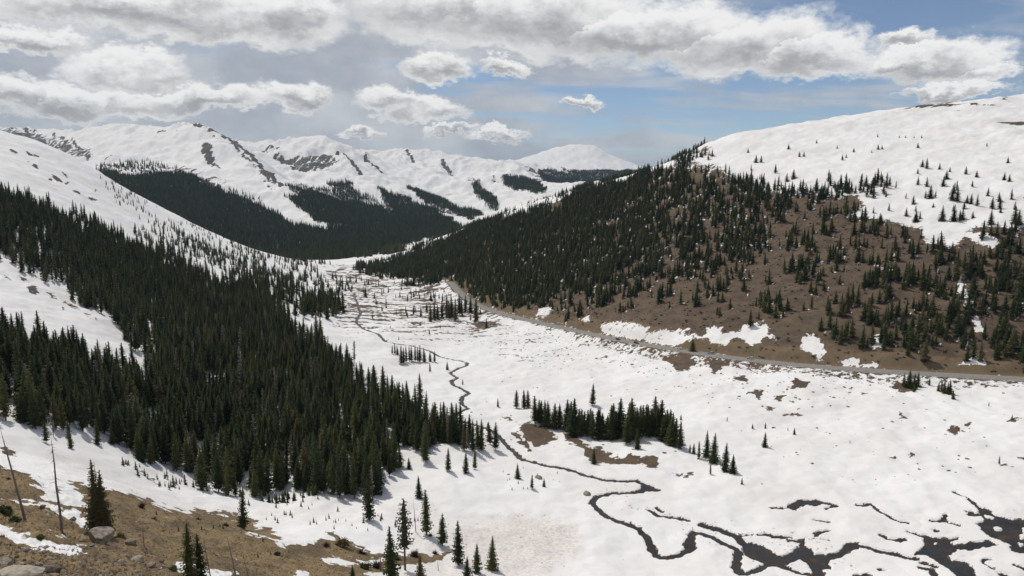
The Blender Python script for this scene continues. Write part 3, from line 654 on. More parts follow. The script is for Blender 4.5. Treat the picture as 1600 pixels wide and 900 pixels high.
# ------------------------------------------------------------------ terrain objects
def terrain_objects():
    yi = DD
    mt12 = np.interp(yi, [1400,1700,2150,2500,3000,3450,4500,6000], [575,545,518,478,432,396,352,340])
    mt23 = np.interp(yi, [1400,2400,3000,3500,4400,5500,7000], [760,735,690,650,605,592,592])
    reg = np.zeros(XX.shape, int)                                     # 0 valley floor
    reg[(PX < np.interp(yi, [200,240,300,400,560,800,1350], [560,690,700,560,470,460,450])) & (yi <= 1400)] = 1   # left slope
    fgd = np.interp(PX, [-500,0,100,200,300,400,500,560,640,720], [170,165,170,178,185,190,185,178,172,60])
    reg[yi < fgd] = 2                                                 # near hillside
    rdl = np.interp(PX, [560,640,700,720,765,800,900,1000,1100,1250,1400,1600,2100], [1335,1150,890,800,672,612,532,457,415,376,353,332,297])
    reg[(PX > 560) & (yi > rdl) & (yi <= 1500)] = 3                   # right hill
    m = (yi > 1400) & (reg != 3)
    reg[m & (PX < mt12)] = 4; reg[m & (PX >= mt12) & (PX < mt23)] = 5; reg[m & (PX >= mt23)] = 6
    reg[(yi > 6600)] = 7
    names = [("valley_floor", "snow covered valley floor with a winding dark stream", "valley"),
             ("hillside_left", "long snowy slope with dark forest on the left of the valley", "hillside"),
             ("hillside_near", "brown grassy hillside with melting snow strips in the lower left corner", "hillside"),
             ("hill_right", "rounded brown hill with a smooth snow cap above the road", "hill"),
             ("mountain_west", "broad snowy mountain with a sharp summit and dark forest at its foot", "mountain"),
             ("mountain_middle", "snowy mountain with a dark rocky bowl below its rounded top", "mountain"),
             ("mountain_east", "long low snowy ridge running right towards the valley end", "mountain"),
             ("mountain_distant", "most distant pointed snowy peak at the end of the valley", "mountain")]
    V = np.stack([XX, YY, Z + CAMZ], -1)
    gu = np.gradient(V, axis=1); gv = np.gradient(V, axis=0); nn = np.cross(gu, gv); nn /= np.linalg.norm(nn, axis=-1, keepdims=True)
    nr, nc = XX.shape
    idx = np.arange(nr*nc).reshape(nr, nc)
    quads = np.stack([idx[:-1, :-1], idx[:-1, 1:], idx[1:, 1:], idx[1:, :-1]], -1).reshape(-1, 4)
    fr = reg[:-1, :-1].ravel()
    Vf = V.reshape(-1, 3); Nf = nn.reshape(-1, 3)
    A = {k: a.ravel() for k, a in (('bare', bare), ('rock', rock), ('dirt', dirt), ('far', far), ('grass', grass))}
    for r, (nm, lb, ct) in enumerate(names):
        q = quads[fr == r]
        if not len(q): continue
        used = np.unique(q); mp = np.zeros(nr*nc, np.int32); mp[used] = np.arange(len(used))
        me = mesh_np(nm, Vf[used], mp[q], M_TER, True)
        for k, a in A.items(): fattr(me, k, a[used])
        me.normals_split_custom_set_from_vertices(Nf[used].tolist())
        props(link(nm, me), lb, ct, kind='structure')
def zat(x, y): return sample(Z, x, y) + CAMZ

# water sheet
def water():
    m, nt, b = new_mat("stream_water"); L = nt.links
    geo = nt.nodes.new('ShaderNodeNewGeometry')
    n = tnoise(nt, 0.22, 5, 0.6, geo.outputs['Position']); 
    L.new(ramp(nt, n, [(0.36, (0.022, 0.023, 0.027)), (0.54, (0.034, 0.030, 0.027)), (0.70, (0.070, 0.050, 0.034))]), b.inputs['Base Color'])
    L.new(nrange(nt, n, 0.4, 0.65, 0.22, 0.6), b.inputs['Roughness']); b.inputs['IOR'].default_value = 1.33; b.inputs['Specular IOR Level'].default_value = 0.35
    nbump(nt, b, tnoise(nt, 2.5, 4, 0.6, geo.outputs['Position']), 0.25, 0.15)
    msk = WDIST < 1.6
    nr, nc = XX.shape; idx = np.arange(nr*nc).reshape(nr, nc)
    fm = msk[:-1, :-1] & msk[1:, :-1] & msk[:-1, 1:] & msk[1:, 1:]
    q = np.stack([idx[:-1, :-1], idx[:-1, 1:], idx[1:, 1:], idx[1:, :-1]], -1)[fm]
    used = np.unique(q); mp = np.zeros(nr*nc, np.int32); mp[used] = np.arange(len(used))
    V = np.stack([XX, YY, ZWATER + CAMZ], -1).reshape(-1, 3)[used]
    o = link("stream_water", mesh_np("stream_water", V, mp[q], m, True))
    props(o, "dark meltwater stream and pools winding through the snow", "stream", kind='structure')
water()

# road
def road():
    m, nt, b = new_mat("worn_asphalt")
    geo = nt.nodes.new('ShaderNodeNewGeometry')
    nt.links.new(ramp(nt, tnoise(nt, 0.35, 6, 0.6, geo.outputs['Position']), [(0.3, (0.20, 0.182, 0.160)), (0.7, (0.27, 0.248, 0.22))]), b.inputs['Base Color'])
    b.inputs['Roughness'].default_value = 0.9
    tx = np.gradient(ROADX); ty = np.gradient(ROADY); l = np.hypot(tx, ty); nx, ny = -ty/l, tx/l
    offs = [(-5.6, -0.40), (-4.7, 0.02), (0, 0.12), (4.7, 0.02), (5.6, -0.40)]
    V = np.stack([np.stack([ROADX + nx*o, ROADY + ny*o, ROADZ + CAMZ + dz], -1) for o, dz in offs], 1)
    n, k = V.shape[:2]; idx = np.arange(n*k).reshape(n, k)
    q = np.stack([idx[:-1, :-1], idx[1:, :-1], idx[1:, 1:], idx[:-1, 1:]], -1).reshape(-1, 4)[:, ::-1]
    o = link("road", mesh_np("road", V.reshape(-1, 3), q, m, True))
    props(o, "narrow grey paved road along the foot of the brown hill", "road", kind='structure')
road()

# ------------------------------------------------------------------ trees
def tube(V, Fc, pts, rad, n=6):
    b0 = len(V)
    for (x, y, z), r in zip(pts, rad):
        for k in range(n):
            a = 2*math.pi*k/n; V.append((x + r*math.cos(a), y + r*math.sin(a), z))
    for i in range(len(pts)-1):
        for k in range(n):
            a, b = b0+i*n+k, b0+i*n+(k+1) % n; Fc.append((a, b, b+n)); Fc.append((a, b+n, a+n))
def spruce(seed, R=0.14, tb=0.08, whorls=24, nb=7, seg=3, gap=0.12, tops=1, shape=0.8):
    """unit-height conifer: (trunk verts, faces), (crown verts, faces)"""
    r = random.Random(seed); TV, TF, V, Fc = [], [], [], []
    tube(TV, TF, [(0,0,-0.04),(0,0,0.25),(r.uniform(-.006,.006),r.uniform(-.006,.006),0.6),(0,0,0.97)], [0.016,0.0125,0.008,0.0015], 6)
    stems = [(0.0, 0.0, 1.0, 1.0)]
    if tops > 1: stems = [(-0.045, 0.0, 1.0, 0.85), (0.05, 0.02, 0.86, 0.8), (0.01, -0.06, 0.74, 0.8)][:tops]
    for sx, sy, sh, sr in stems:
        ph = r.random()*6.28
        for i in range(whorls):
            t = tb + (0.985 - tb)*((i + r.uniform(-.25, .25))/(whorls-1)); t = min(max(t, tb), 0.985)
            f = (1 - t)/(1 - tb)
            prof = f**shape*(1 if f < 0.88 else 1 - (f-0.88)*2.2)
            L0 = R*1.22*sr*prof + 0.014
            z0 = t*sh
            for k in range(nb if f > 0.12 else max(4, nb-2)):
                if r.random() < gap: continue
                ph += 2*math.pi/nb*r.uniform(0.8, 1.2)
                L = L0*r.uniform(0.62, 1.2); ca, sa = math.cos(ph), math.sin(ph)
                droop = r.uniform(0.25, 0.6)*(0.35 + 0.65*f)
                pts = []
                for j in range(seg+1):
                    q = j/seg
                    pts.append((sx + ca*L*q, sy + sa*L*q, z0 - L*droop*q*(1.25-0.55*q) + 0.10*L*q))
                wdt = (0.30*L + 0.006)*r.uniform(0.8, 1.3)
                for j in range(seg):
                    p, q2 = pts[j], pts[j+1]; m = 0.5
                    wj = wdt*(1 - 0.62*j/seg)
                    mx, my, mz = [(p[c]*0.35 + q2[c]*0.65) for c in range(3)]
                    dr = wj*r.uniform(0.25, 0.75)
                    b0 = len(V)
                    V.extend([p, q2, (mx - sa*wj, my + ca*wj, mz - dr), (mx + sa*wj, my - ca*wj, mz - dr), (mx, my, mz - wj*r.uniform(0.5, 1.0) - 0.004)])
                    Fc.extend([(b0, b0+1, b0+2), (b0+1, b0, b0+3), (b0, b0+1, b0+4)])
        # leader
        b0 = len(V); w = 0.008
        V.extend([(sx-w, sy, sh*0.95), (sx+w, sy, sh*0.95), (sx, sy, sh*1.005), (sx, sy-w, sh*0.95), (sx, sy+w, sh*0.95)]); Fc.extend([(b0, b0+1, b0+2), (b0+3, b0+4, b0+2)])
        # shaded inner foliage
        b0 = len(V); n = 7; rings = 6
        for i in range(rings+1):
            t = tb + (0.96-tb)*i/rings; f = (1-t)/(1-tb)
            for k in range(n):
                a = 6.283*k/n + i*0.45; rr = (R*sr*0.42*f**shape + 0.004)*r.uniform(0.6, 1.25)
                V.append((sx + rr*math.cos(a), sy + rr*math.sin(a), t*sh + r.uniform(-.012, .012)))
        for i in range(rings):
            for k in range(n):
                a, b = b0+i*n+k, b0+i*n+(k+1) % n; Fc.append((a, b, b+n)); Fc.append((a, b+n, a+n))
    return (TV, TF), (V, Fc)
def joined(name, T, C, mats):
    V = T[0] + C[0]; o = len(T[0]); Fc = T[1] + [tuple(i+o for i in f) for f in C[1]]
    return mesh_np(name, V, Fc, mats, False, [0]*len(T[1]) + [1]*len(C[1]))
protos_hi, protos_mid, protos_far = [], [], []
HI = []
for i, kw in enumerate([dict(R=.150,tb=.06,shape=.82),dict(R=.125,tb=.09,shape=.75),dict(R=.175,tb=.05,shape=.9),dict(R=.105,tb=.12,shape=.6,gap=.2),dict(R=.140,tb=.14,shape=.7,gap=.25),dict(R=.19,tb=.04,shape=.95,gap=.08)]):
    T, C = spruce(100+i, whorls=27, nb=8, seg=3, **kw)
    HI.append((mesh_np("trunk", T[0], T[1], M_BARK, True), mesh_np("crown", C[0], C[1], M_NEED)))
    protos_hi.append(joined("spruce", T, C, [M_BARK, M_NEED]))
for i, kw in enumerate([dict(R=.150,tb=.06,shape=.82),dict(R=.125,tb=.10,shape=.75),dict(R=.17,tb=.05,shape=.9),dict(R=.11,tb=.12,shape=.65),dict(R=.14,tb=.1,shape=.7,gap=.2)]):
    T, C = spruce(200+i, whorls=14, nb=6, seg=1, **kw); protos_mid.append(joined("spruce", T, C, [M_BARK, M_NEED]))
for i, kw in enumerate([dict(R=.17,tb=.05,shape=.85),dict(R=.14,tb=.06,shape=.75),dict(R=.19,tb=.05,shape=.9)]):
    T, C = spruce(300+i, whorls=8, nb=5, seg=1, **kw); protos_far.append(joined("spruce", T, C, [M_BARK, M_NEED]))

T, C = spruce(777, R=.07, tb=.3, whorls=16, nb=4, seg=1, gap=.5, shape=.4); DEADP = joined("dead_spruce", T, C, [M_DEAD, M_DEAD])
def gn_scatter(name, meshes, P, rot, scl, idx, tilt=None):
    """one object of points, each carrying a copy of one of the meshes"""
    c = bpy.data.collections.new(name + "_kinds")
    for i, me in enumerate(meshes):
        c.objects.link(bpy.data.objects.new("%s_kind_%02d" % (name, i), me))
    me = bpy.data.meshes.new(name); me.vertices.add(len(P)); me.vertices.foreach_set('co', np.asarray(P, np.float32).ravel())
    a = me.attributes.new('rot', 'FLOAT_VECTOR', 'POINT'); R = np.zeros((len(P), 3), np.float32); R[:, 2] = rot
    if tilt is not None: R[:, :2] = tilt
    a.data.foreach_set('vector', R.ravel())
    a = me.attributes.new('scl', 'FLOAT_VECTOR', 'POINT'); a.data.foreach_set('vector', np.asarray(scl, np.float32).ravel())
    a = me.attributes.new('kind_index', 'INT', 'POINT'); a.data.foreach_set('value', np.asarray(idx, np.int32))
    o = link(name, me)
    g = bpy.data.node_groups.new(name, 'GeometryNodeTree')
    g.interface.new_socket('Geometry', in_out='INPUT', socket_type='NodeSocketGeometry'); g.interface.new_socket('Geometry', in_out='OUTPUT', socket_type='NodeSocketGeometry')
    N = g.nodes; L = g.links
    gi = N.new('NodeGroupInput'); go = N.new('NodeGroupOutput'); iop = N.new('GeometryNodeInstanceOnPoints')
    ci = N.new('GeometryNodeCollectionInfo'); ci.inputs['Collection'].default_value = c
    ci.inputs['Separate Children'].default_value = True; ci.inputs['Reset Children'].default_value = True
    def na(nm, ty):
        n = N.new('GeometryNodeInputNamedAttribute'); n.data_type = ty; n.inputs['Name'].default_value = nm
        return n.outputs['Attribute']
    m2p = N.new('GeometryNodeMeshToPoints')
    L.new(gi.outputs[0], m2p.inputs[0]); L.new(m2p.outputs[0], iop.inputs['Points']); L.new(ci.outputs[0], iop.inputs['Instance'])
    iop.inputs['Pick Instance'].default_value = True
    L.new(na('kind_index', 'INT'), iop.inputs['Instance Index']); L.new(na('rot', 'FLOAT_VECTOR'), iop.inputs['Rotation']); L.new(na('scl', 'FLOAT_VECTOR'), iop.inputs['Scale'])
    L.new(iop.outputs[0], go.inputs[0])
    md = o.modifiers.new("scatter", 'NODES'); md.node_group = g
    return o

def scatter(poly, spacing, d0, d1, hmin, hmax, keep=1.0, clump=None, seed=0, edge=4.0):
    """world-space jittered grid of tree feet whose bases fall inside a region; returns x,y,h"""
    r = np.random.default_rng(seed)
    pu, _ = us([p[0] for p in poly], [p[1] for p in poly]); u0, u1 = pu.min()-.03, pu.max()+.03
    y0, y1 = d0*SC, d1*SC
    ys = np.arange(y0, y1, spacing); xs = np.arange(u0*(y1 if u0 < 0 else y0), u1*(y1 if u1 > 0 else y0), spacing)
    gx, gy = np.meshgrid(xs, ys); gx = gx.ravel(); gy = gy.ravel()
    gx = gx + r.uniform(-.48, .48, gx.shape)*spacing; gy = gy + r.uniform(-.48, .48, gy.shape)*spacing
    m = (gx/gy > u0) & (gx/gy < u1); gx, gy = gx[m], gy[m]
    z = sample(Z, gx, gy); px, py = pix(gx/gy, z/gy)
    jt = np.clip(edge*1000/np.maximum(gy, 300), 2.6, 12); wl = 22 + 0.012*np.maximum(gy-700, 0)
    m = inpoly(px + jt*fbm(gx/wl+seed, gy/wl, 2)*2 + jt*r.normal(0, .5, len(gx)), py + jt*0.8*fbm(gx/wl-seed, gy/wl+40, 2)*1.8 + jt*r.normal(0, .4, len(gx)), poly)
    m &= r.random(len(gx)) < keep
    m &= sample(WDIST, gx, gy) > 1.5
    m &= sample(ROADD, gx, gy) > 7.5
    if clump is not None:
        sc, th = clump; m &= fbm(gx/sc+seed, gy/sc, 3) > th
    gx, gy = gx[m], gy[m]
    h = hmin + (hmax-hmin)*r.beta(1.7, 1.7, len(gx))
    return np.stack([gx, gy, h], 1)

NF = [(-300,470),(-300,640),(-80,640),(30,650),(100,665),(150,685),(180,690),(225,715),(300,752),(345,768),(430,765),(495,765),(555,790),(587,793),(605,755),(620,722),(650,710),(670,703),(712,703),(737,722),(775,712),(772,700),(735,690),(690,672),(640,640),(590,622),(560,612),(535,580),(500,550),(470,530),(440,500),(400,480),(380,470),(330,478),(250,560),(240,600),(200,600),(140,570),(80,550),(0,530),(-80,515)]
F2 = [(-300,240),(-80,296),(0,312),(60,322),(120,344),(180,374),(215,388),(250,402),(300,424),(318,432),(322,446),(390,448),(395,440),(410,450),(440,475),(460,505),(440,505),(400,482),(330,480),(262,560),(250,545),(230,530),(200,515),(150,480),(100,448),(50,424),(0,405),(-80,385),(-300,340)]
forest_near = scatter(NF, 4.3, 150, 560, 8, 21, 0.93, (30, -0.62), 1, 9)
fe = scatter(F2, 4.4, 330, 900, 8, 20, 0.92, (30, -0.6), 2, 7)
ff = scatter([(200,355),(260,362),(330,392),(420,420),(470,440),(440,452),(380,436),(300,416),(230,388)], 8, 500, 1250, 7, 15, 0.75, (30, -0.05), 3)
fg = np.concatenate([scatter([(150,262),(260,330),(400,398),(470,408),(380,412),(300,388),(200,337),(160,290)], 9.5, 600, 1300, 4, 9, 0.6, (45, -0.1), 4), scatter([(255,345),(340,376),(440,404),(520,410),(480,430),(400,422),(320,398)], 8.5, 650, 1400, 7, 14, 0.6, (40, 0.0), 44)])
fsn = scatter([(160,480),(262,555),(330,480),(360,500),(300,580),(250,600)], 6, 300, 560, 10, 18, 0.55, None, 5)
fgap = scatter([(10,640),(110,665),(200,695),(230,722),(180,700),(100,690),(20,668)], 6.5, 180, 260, 5, 11, 0.5, None, 6)
fedge = scatter([(225,722),(345,775),(430,772),(560,796),(590,812),(500,800),(380,785),(280,768)], 4.5, 180, 240, 2.5, 6, 0.5, None, 7)
left_forest = np.concatenate([forest_near, fsn, fgap]); slope_forest = np.concatenate([fe, ff, fg])

RF1 = [(562,420),(620,406),(665,383),(712,365),(775,342),(806,334),(818,334),(870,322),(898,300),(906,296),(969,283),(1015,271),(1050,262),(1062,250),(1095,234),(1112,232),(1092,258),(1062,280),(1040,330),(1000,390),(960,430),(900,456),(850,470),(800,478),(770,480),(738,468),(722,455),(706,436),(690,440),(650,444),(625,436),(605,428),(565,428)]
RF2 = [(1060,268),(1092,262),(1131,275),(1156,292),(1194,304),(1225,312),(1275,308),(1341,312),(1370,346),(1400,352),(1444,372),(1494,392),(1534,362),(1600,362),(1750,350),(1750,585),(1600,575),(1500,568),(1400,562),(1300,535),(1230,515),(1150,495),(1060,480),(1000,485),(960,498),(900,500),(820,482),(850,470),(900,456),(960,430),(1000,390),(1040,330)]
ra = scatter(RF1, 4.3, 480, 1450, 5, 14, 0.93, (24, -0.5), 11, 8)
ra = ra[fbm(ra[:, 0]/19, ra[:, 1]/19, 3) > np.interp(ra[:, 0]/ra[:, 1], [-0.2, 0.08, 0.22, 0.34], [-0.9, -0.6, -0.16, 0.0])]
rb_ = scatter(RF2, 5.2, 330, 950, 5, 15, 0.72, (20, 0.17), 12)
rc = scatter([(1000,390),(1062,280),(1180,300),(1250,330),(1180,400),(1100,430),(960,480),(850,480),(900,456)], 5, 400, 900, 6, 15, 0.7, (18, 0.0), 13)
rd = scatter([(1130,272),(1160,280),(1230,300),(1290,300),(1290,312),(1220,314),(1150,298)], 5, 500, 900, 7, 14, 0.7, None, 14)
re_ = scatter([(1287,290),(1330,288),(1395,290),(1392,306),(1340,308),(1290,303)], 4.5, 450, 800, 7, 16, 0.62, (14, -0.15), 15, 6)
rf = scatter([(1330,440),(1480,400),(1620,380),(1750,380),(1750,580),(1600,572),(1450,565),(1340,545)], 5.0, 320, 620, 7, 16, 0.72, (17, 0.12), 16)
rg = scatter([(812,312),(880,292),(900,296),(880,318),(820,332)], 14, 900, 1350, 5, 9, 0.6, None, 17)
rh = scatter([(1130,262),(1240,275),(1400,285),(1600,300),(1650,350),(1540,350),(1440,350),(1350,320),(1330,300),(1230,300),(1150,285)], 9, 450, 950, 4, 11, 0.55, (16, 0.22), 18)
right_forest = np.concatenate([ra, rb_, rc, rd, re_, rf, rg, rh])
FARP = [([(150,262),(200,277),(259,271),(285,269),(319,285),(375,307),(428,332),(455,351),(508,357),(560,372),(640,380),(600,392),(545,402),(500,410),(460,410),(406,404),(340,380),(265,338),(190,300)], .95),
        ([(448,308),(480,301),(525,311),(570,318),(620,336),(690,364),(640,380),(560,386),(510,354),(470,327)], .9), ([(510,286),(545,284),(570,312),(530,312)], .55), ([(586,293),(640,311),(690,336),(722,354),(690,374),(650,367),(615,332)], .95),
        ([(635,292),(670,305),(710,320),(752,334),(735,341),(690,326),(650,306)], .9), ([(735,286),(745,283),(775,315),(777,328),(765,324),(745,302)], .9), ([(785,275),(815,277),(850,290),(850,299),(820,299),(790,291)], .9),
        ([(842,266),(906,270),(975,264),(1040,268),(1010,310),(930,312),(850,305)], .97), ([(150,262),(215,250),(285,266),(375,306),(430,332),(380,300),(300,280)], .10), ([(440,290),(560,300),(640,330),(570,330),(480,310)], .25), ([(560,385),(640,372),(660,368),(620,395),(560,402)], .5)]
fl = []
for i, (p, k) in enumerate(FARP): fl.append(scatter(p, 6.6 if i != 7 else 9.5, 1400 if i != 7 else 4300, 5200 if i != 7 else 6600, 13, 22, k, None, 30+i))
far_forest = np.concatenate(fl)
for i in (0, 1, 3, 4, 5, 6, 7): paint(bare, FARP[i][0], 0.62, 3.0, 1400 if i != 7 else 4300, 5200 if i != 7 else 6600)      # forest floor
clump_small = np.concatenate([scatter([(463,478),(500,470),(533,478),(534,490),(500,492),(465,490)], 5, 480, 760, 12, 20, 0.9, None, 50), scatter([(440,430),(500,428),(560,440),(545,475),(470,470),(440,455)], 15, 520, 1100, 8, 16, 0.45, None, 51), scatter([(560,425),(640,440),(720,462),(760,500),(640,500),(560,470)], 17, 520, 1100, 5, 11, 0.35, None, 52),
                              scatter([(420,440),(470,450),(470,480),(440,475)], 7, 500, 900, 10, 16, 0.5, None, 53)])

# snow lingering beside the hillside trees
hs = right_forest[(right_forest[:, 1] < 900*SC)]; r_ = np.random.default_rng(9); hs = hs[r_.random(len(hs)) < np.interp(hs[:, 0]/hs[:, 1], [-0.05, 0.15, 0.3], [0.12, 0.45, 0.62])]
hx, hy = hs[:, 0] + r_.uniform(0.2, 3.0, len(hs)), hs[:, 1] - r_.uniform(-0.5, 3.0, len(hs))
fj = np.interp(hx/hy, U, np.arange(len(U))).round().astype(int); fi = np.interp(np.log(hy), W, np.arange(len(W))).round().astype(int)
for di in (-1, 0, 1):
    for dj in (-1, 0, 1):
        if abs(di)+abs(dj) == 2: continue
        np.subtract.at(bare, (np.clip(fi+di, 0, NV-1), np.clip(fj+dj, 0, len(U)-1)), (0.75 if (di == 0 and dj == 0) else 0.34)*r_.uniform(0.6, 1.1, len(hx)))
bare = np.maximum(bare, -0.3)
terrain_objects()

# ---- trees that can be told apart, as seen: base x, base y, height in px, form
def place(px, py, hpx, dmin=90, dmax=1450):
    x, y = ground_pt(px, py, dmin, dmax)
    return x, y, hpx*math.hypot(y, 0.0)*1.0/F*(1.04)
TREES = []     # (x, y, h, width factor, mesh index, label, group)
ORD = "first second third fourth fifth sixth seventh eighth ninth tenth eleventh twelfth thirteenth fourteenth fifteenth sixteenth seventeenth eighteenth nineteenth twentieth".split()
ORD += ["twenty-" + o for o in ORD[:9]] + ["thirtieth"] + ["thirty-" + o for o in ORD[:9]] + ["fortieth"] + ["forty-" + o for o in ORD[:9]]
def group_trees(items, fmt, group, forms=(0,1,2,3), wf=(0.85, 1.15)):
    items = sorted(items); r = random.Random(len(items)*13+items[0][0])
    for i, it in enumerate(items):
        px, py, h = it[:3]; f = it[3] if len(it) > 3 else r.choice(forms)
        lab = it[4] if len(it) > 4 else fmt % ORD[i]
        x, y, hh = place(px, py, h)
        TREES.append((x, y, hh, r.uniform(*wf), f, lab, group))
FGT = "trees at the bottom of the picture"
group_trees([(297,914,112,3,"slim ragged spruce leaning beside its twin at the bottom edge"),(314,914,98,4,"shorter dark twin spruce beside the ragged one at the bottom edge"),(381,826,65,4,"sparse small spruce at the edge of the brown grass and snow"),
  (612,899,92,0,"tall dark spruce among willow twigs at the bottom edge"),(667,836,77,3,"narrow open spruce right of the bare grey pole on the snow"),(691,853,57,4,"thin open spruce between the narrow one and the broad dark one"),
  (717,888,78,1,"dark spruce with a long bare trunk base near the bottom edge"),(745,900,52,0,"medium green spruce left of the densest bottom edge spruce"),(769,893,60,2,"densest broad spruce, rightmost of the bottom edge row"),(730,912,48,5,"short brownish green spruce in front of the long trunked one"),
  (657,908,48,5,"low bushy spruce cut by the bottom edge, beside tall dark one"),(655,782,38,2,"lone spruce on the snow with a thawed brown ring at its foot"),(551,908,30,2,"small spruce in the brown willows at the bottom edge")], "", FGT, wf=(0.95, 1.1))
group_trees([(807,636,30),(819,637,31),(825,637,30),(836,663,46),(846,664,40),(856,668,44),(866,669,42),(886,672,52),(896,680,62),(904,680,46),(918,680,44),(933,684,52),(941,684,44),(954,686,58),(968,679,62),(980,696,46),(987,688,68),(1004,684,50),(1013,685,52),(1023,680,60),(1033,684,60),(1042,690,54),(1050,696,56),(1062,701,46),(875,668,40),(912,678,40),(926,682,46),(948,684,40),(961,684,46),(974,684,42),(995,684,46),(1018,683,44),(1028,684,48),(1038,688,46),(842,662,38),(852,665,42),(892,674,50),(909,674,38),(922,674,40),(937,676,46),(958,677,50),(983,680,54),(1000,678,44),(1009,678,46),(1046,686,50),(1056,694,46)],
  "%s spruce from the left in the long grove above the brown bank", "grove above the brown stream bank", wf=(1.15, 1.5))
group_trees([(926,633,36,1,"lone slim spruce standing on the snow behind the long grove"),(996,705,36,2,"bushy spruce standing in front of the long grove on a brown patch"),(928,721,29,2,"conical spruce on the brown stream bank below the long grove"),(1064,656,10,2,"tiny spruce just behind the right end of the long grove")], "", "trees beside the long grove")
group_trees([(1078,705,15),(1084,706,18),(1092,715,30),(1104,714,44),(1115,721,50),(1110,740,20,3),(1133,737,48),(1145,741,32)], "%s spruce from the left in the small clump right of the long grove", "small clump right of the long grove")
group_trees([(1159,760,12),(1195,695,26,5),(1176,668,9),(1196,667,11),(1136,660,8),(1241,682,12),(1231,673,6),(1328,692,6),(1545,633,7),(1581,657,9),(1561,726,14)], "small lone spruce on the open snow flat, %s from the left", "lone spruces on the open flat")
group_trees([(1412,603,22,5),(1420,604,30,5),(1428,606,26,5),(1434,602,24,5),(1428,613,13,5),(1452,601,13)], "%s bushy spruce from the left in the clump just below the road", "clump just below the road")
group_trees([(1466,613,17,5),(1471,615,18,5),(1475,617,22,5),(1480,618,20,5),(1484,619,24,5),(1489,625,16,5)], "%s spruce from the left in the tight clump on snow below the road", "tight clump on snow below the road")
group_trees([(613,555,14),(617,555,18),(621,555,15),(627,568,31),(635,566,27),(643,564,25),(649,565,27),(656,565,28),(663,565,23),(672,565,17),(679,566,18),(631,567,26),(640,565,26),(653,565,24)], "%s spruce from the left in the stand beside the upper stream", "stand beside the upper stream")
group_trees([(672,580,16),(699,578,14),(723,602,10),(610,514,5),(671,522,9),(688,515,7),(700,521,5),(623,530,6),(778,634,15),(762,673,14)], "lone spruce dotted along the upper stream, %s from the left", "lone spruces along the upper stream")
group_trees([(597,485,9),(582,497,9),(619,492,10),(634,489,11),(637,496,9),(647,491,16),(658,496,16),(667,488,15),(637,470,11),(650,461,12),(673,470,14),(570,445,9),(576,445,10),(553,445,7),(571,464,16),(760,513,16)], "%s small spruce from the left on the streaked far meadow", "small spruces on the far meadow")
group_trees([(673,502,30),(679,500,28),(684,499,25),(691,497,31),(699,496,37),(706,496,36),(712,502,37),(718,493,33),(727,490,30),(735,488,27),(744,503,40),(702,498,30),(722,492,28)], "%s spruce from the left in the grove in front of the road bend", "grove in front of the road bend")
group_trees([(809,748,26),(831,767,24),(850,764,16),(700,736,39),(728,740,36),(742,731,34),(639,729,20),(625,726,38),(612,736,31),(822,690,9),(840,744,8)], "%s spruce from the left on the snow between forest edge and stream", "spruces between forest edge and stream", wf=(.95, 1.2))
group_trees([(1169,236,7),(1232,235,8),(1276,224,6),(1308,231,5),(1334,236,7),(1249,246,8),(1256,245,8),(1372,234,8),(1378,234,6),(1362,238,4),(1371,218,6),(1405,216,4),(1415,216,4),(1428,216,4),(1440,216,5),(1434,232,8),(1542,227,6),(1575,253,10),(1316,250,9),(1322,247,6),(1240,278,15),(1181,255,12),(1189,254,11),(1441,261,12),(1448,263,16),(1434,271,8),(1468,264,10),(1479,279,14),(1484,268,8),(1509,272,12),(1526,276,10),(1569,281,13),(1577,284,12),(1434,290,13)],
  "%s small spruce from the left on the white upper snowfield of the hill", "spruces on the upper snowfield", (2,5,0), (1.2, 1.6))
group_trees([(1453,314,21),(1446,311,12),(1487,317,24),(1495,318,22),(1517,320,16),(1511,319,13),(1550,326,18),(1562,325,18),(1472,344,24),(1490,345,26),(1504,340,18),(1416,335,14),(1431,344,18),(1520,340,11),(1458,326,7),(1585,350,26),(1592,352,24),(1548,352,24)],
  "%s spruce from the left along the lower rim of the hill's snowfield", "spruces along the rim of the snowfield", (2,5,0), (1.1, 1.5))

# front of the big left forest: the trees that show largest
def showing(T):
    """visible share of each tree, nearest first"""
    order = np.argsort(T[:, 1]); buf = np.zeros((225, 400), bool); vis = np.zeros(len(T))
    z = sample(Z, T[:, 0], T[:, 1]); u = T[:, 0]/T[:, 1]
    bx, by = pix(u, z/T[:, 1]); tx, ty = pix(u, (z + T[:, 2])/T[:, 1])
    for i in order:
        y0, y1 = ty[i]/4, by[i]/4; h = y1-y0; n = 0; tot = 0
        if y1 < 0 or y0 > 224 or bx[i] < -20 or bx[i] > 1620: continue
        for yy in range(max(0, int(y0)), min(225, int(y1)+1)):
            hw = 0.17*max(0, yy+.5-y0); a = max(0, int(round(tx[i]/4-hw))); b = min(400, int(round(tx[i]/4+hw))+1)
            if b <= a: continue
            seg = buf[yy, a:b]; n += int((~seg).sum()); seg[:] = True
        vis[i] = n
    return vis
N_EDGE = max(0, 300 - len(TREES))
vis = showing(left_forest); pick = np.argsort(-vis)[:N_EDGE]
rr = random.Random(5)
for i in pick:
    x, y, h = left_forest[i]
    TREES.append((x, y, h, rr.uniform(0.8, 1.1), rr.choice([0,1,1,3,4]), "dark spruce in the front rows of the dense forest left of the stream", "front rows of the left forest"))
left_forest = np.delete(left_forest, pick, 0)

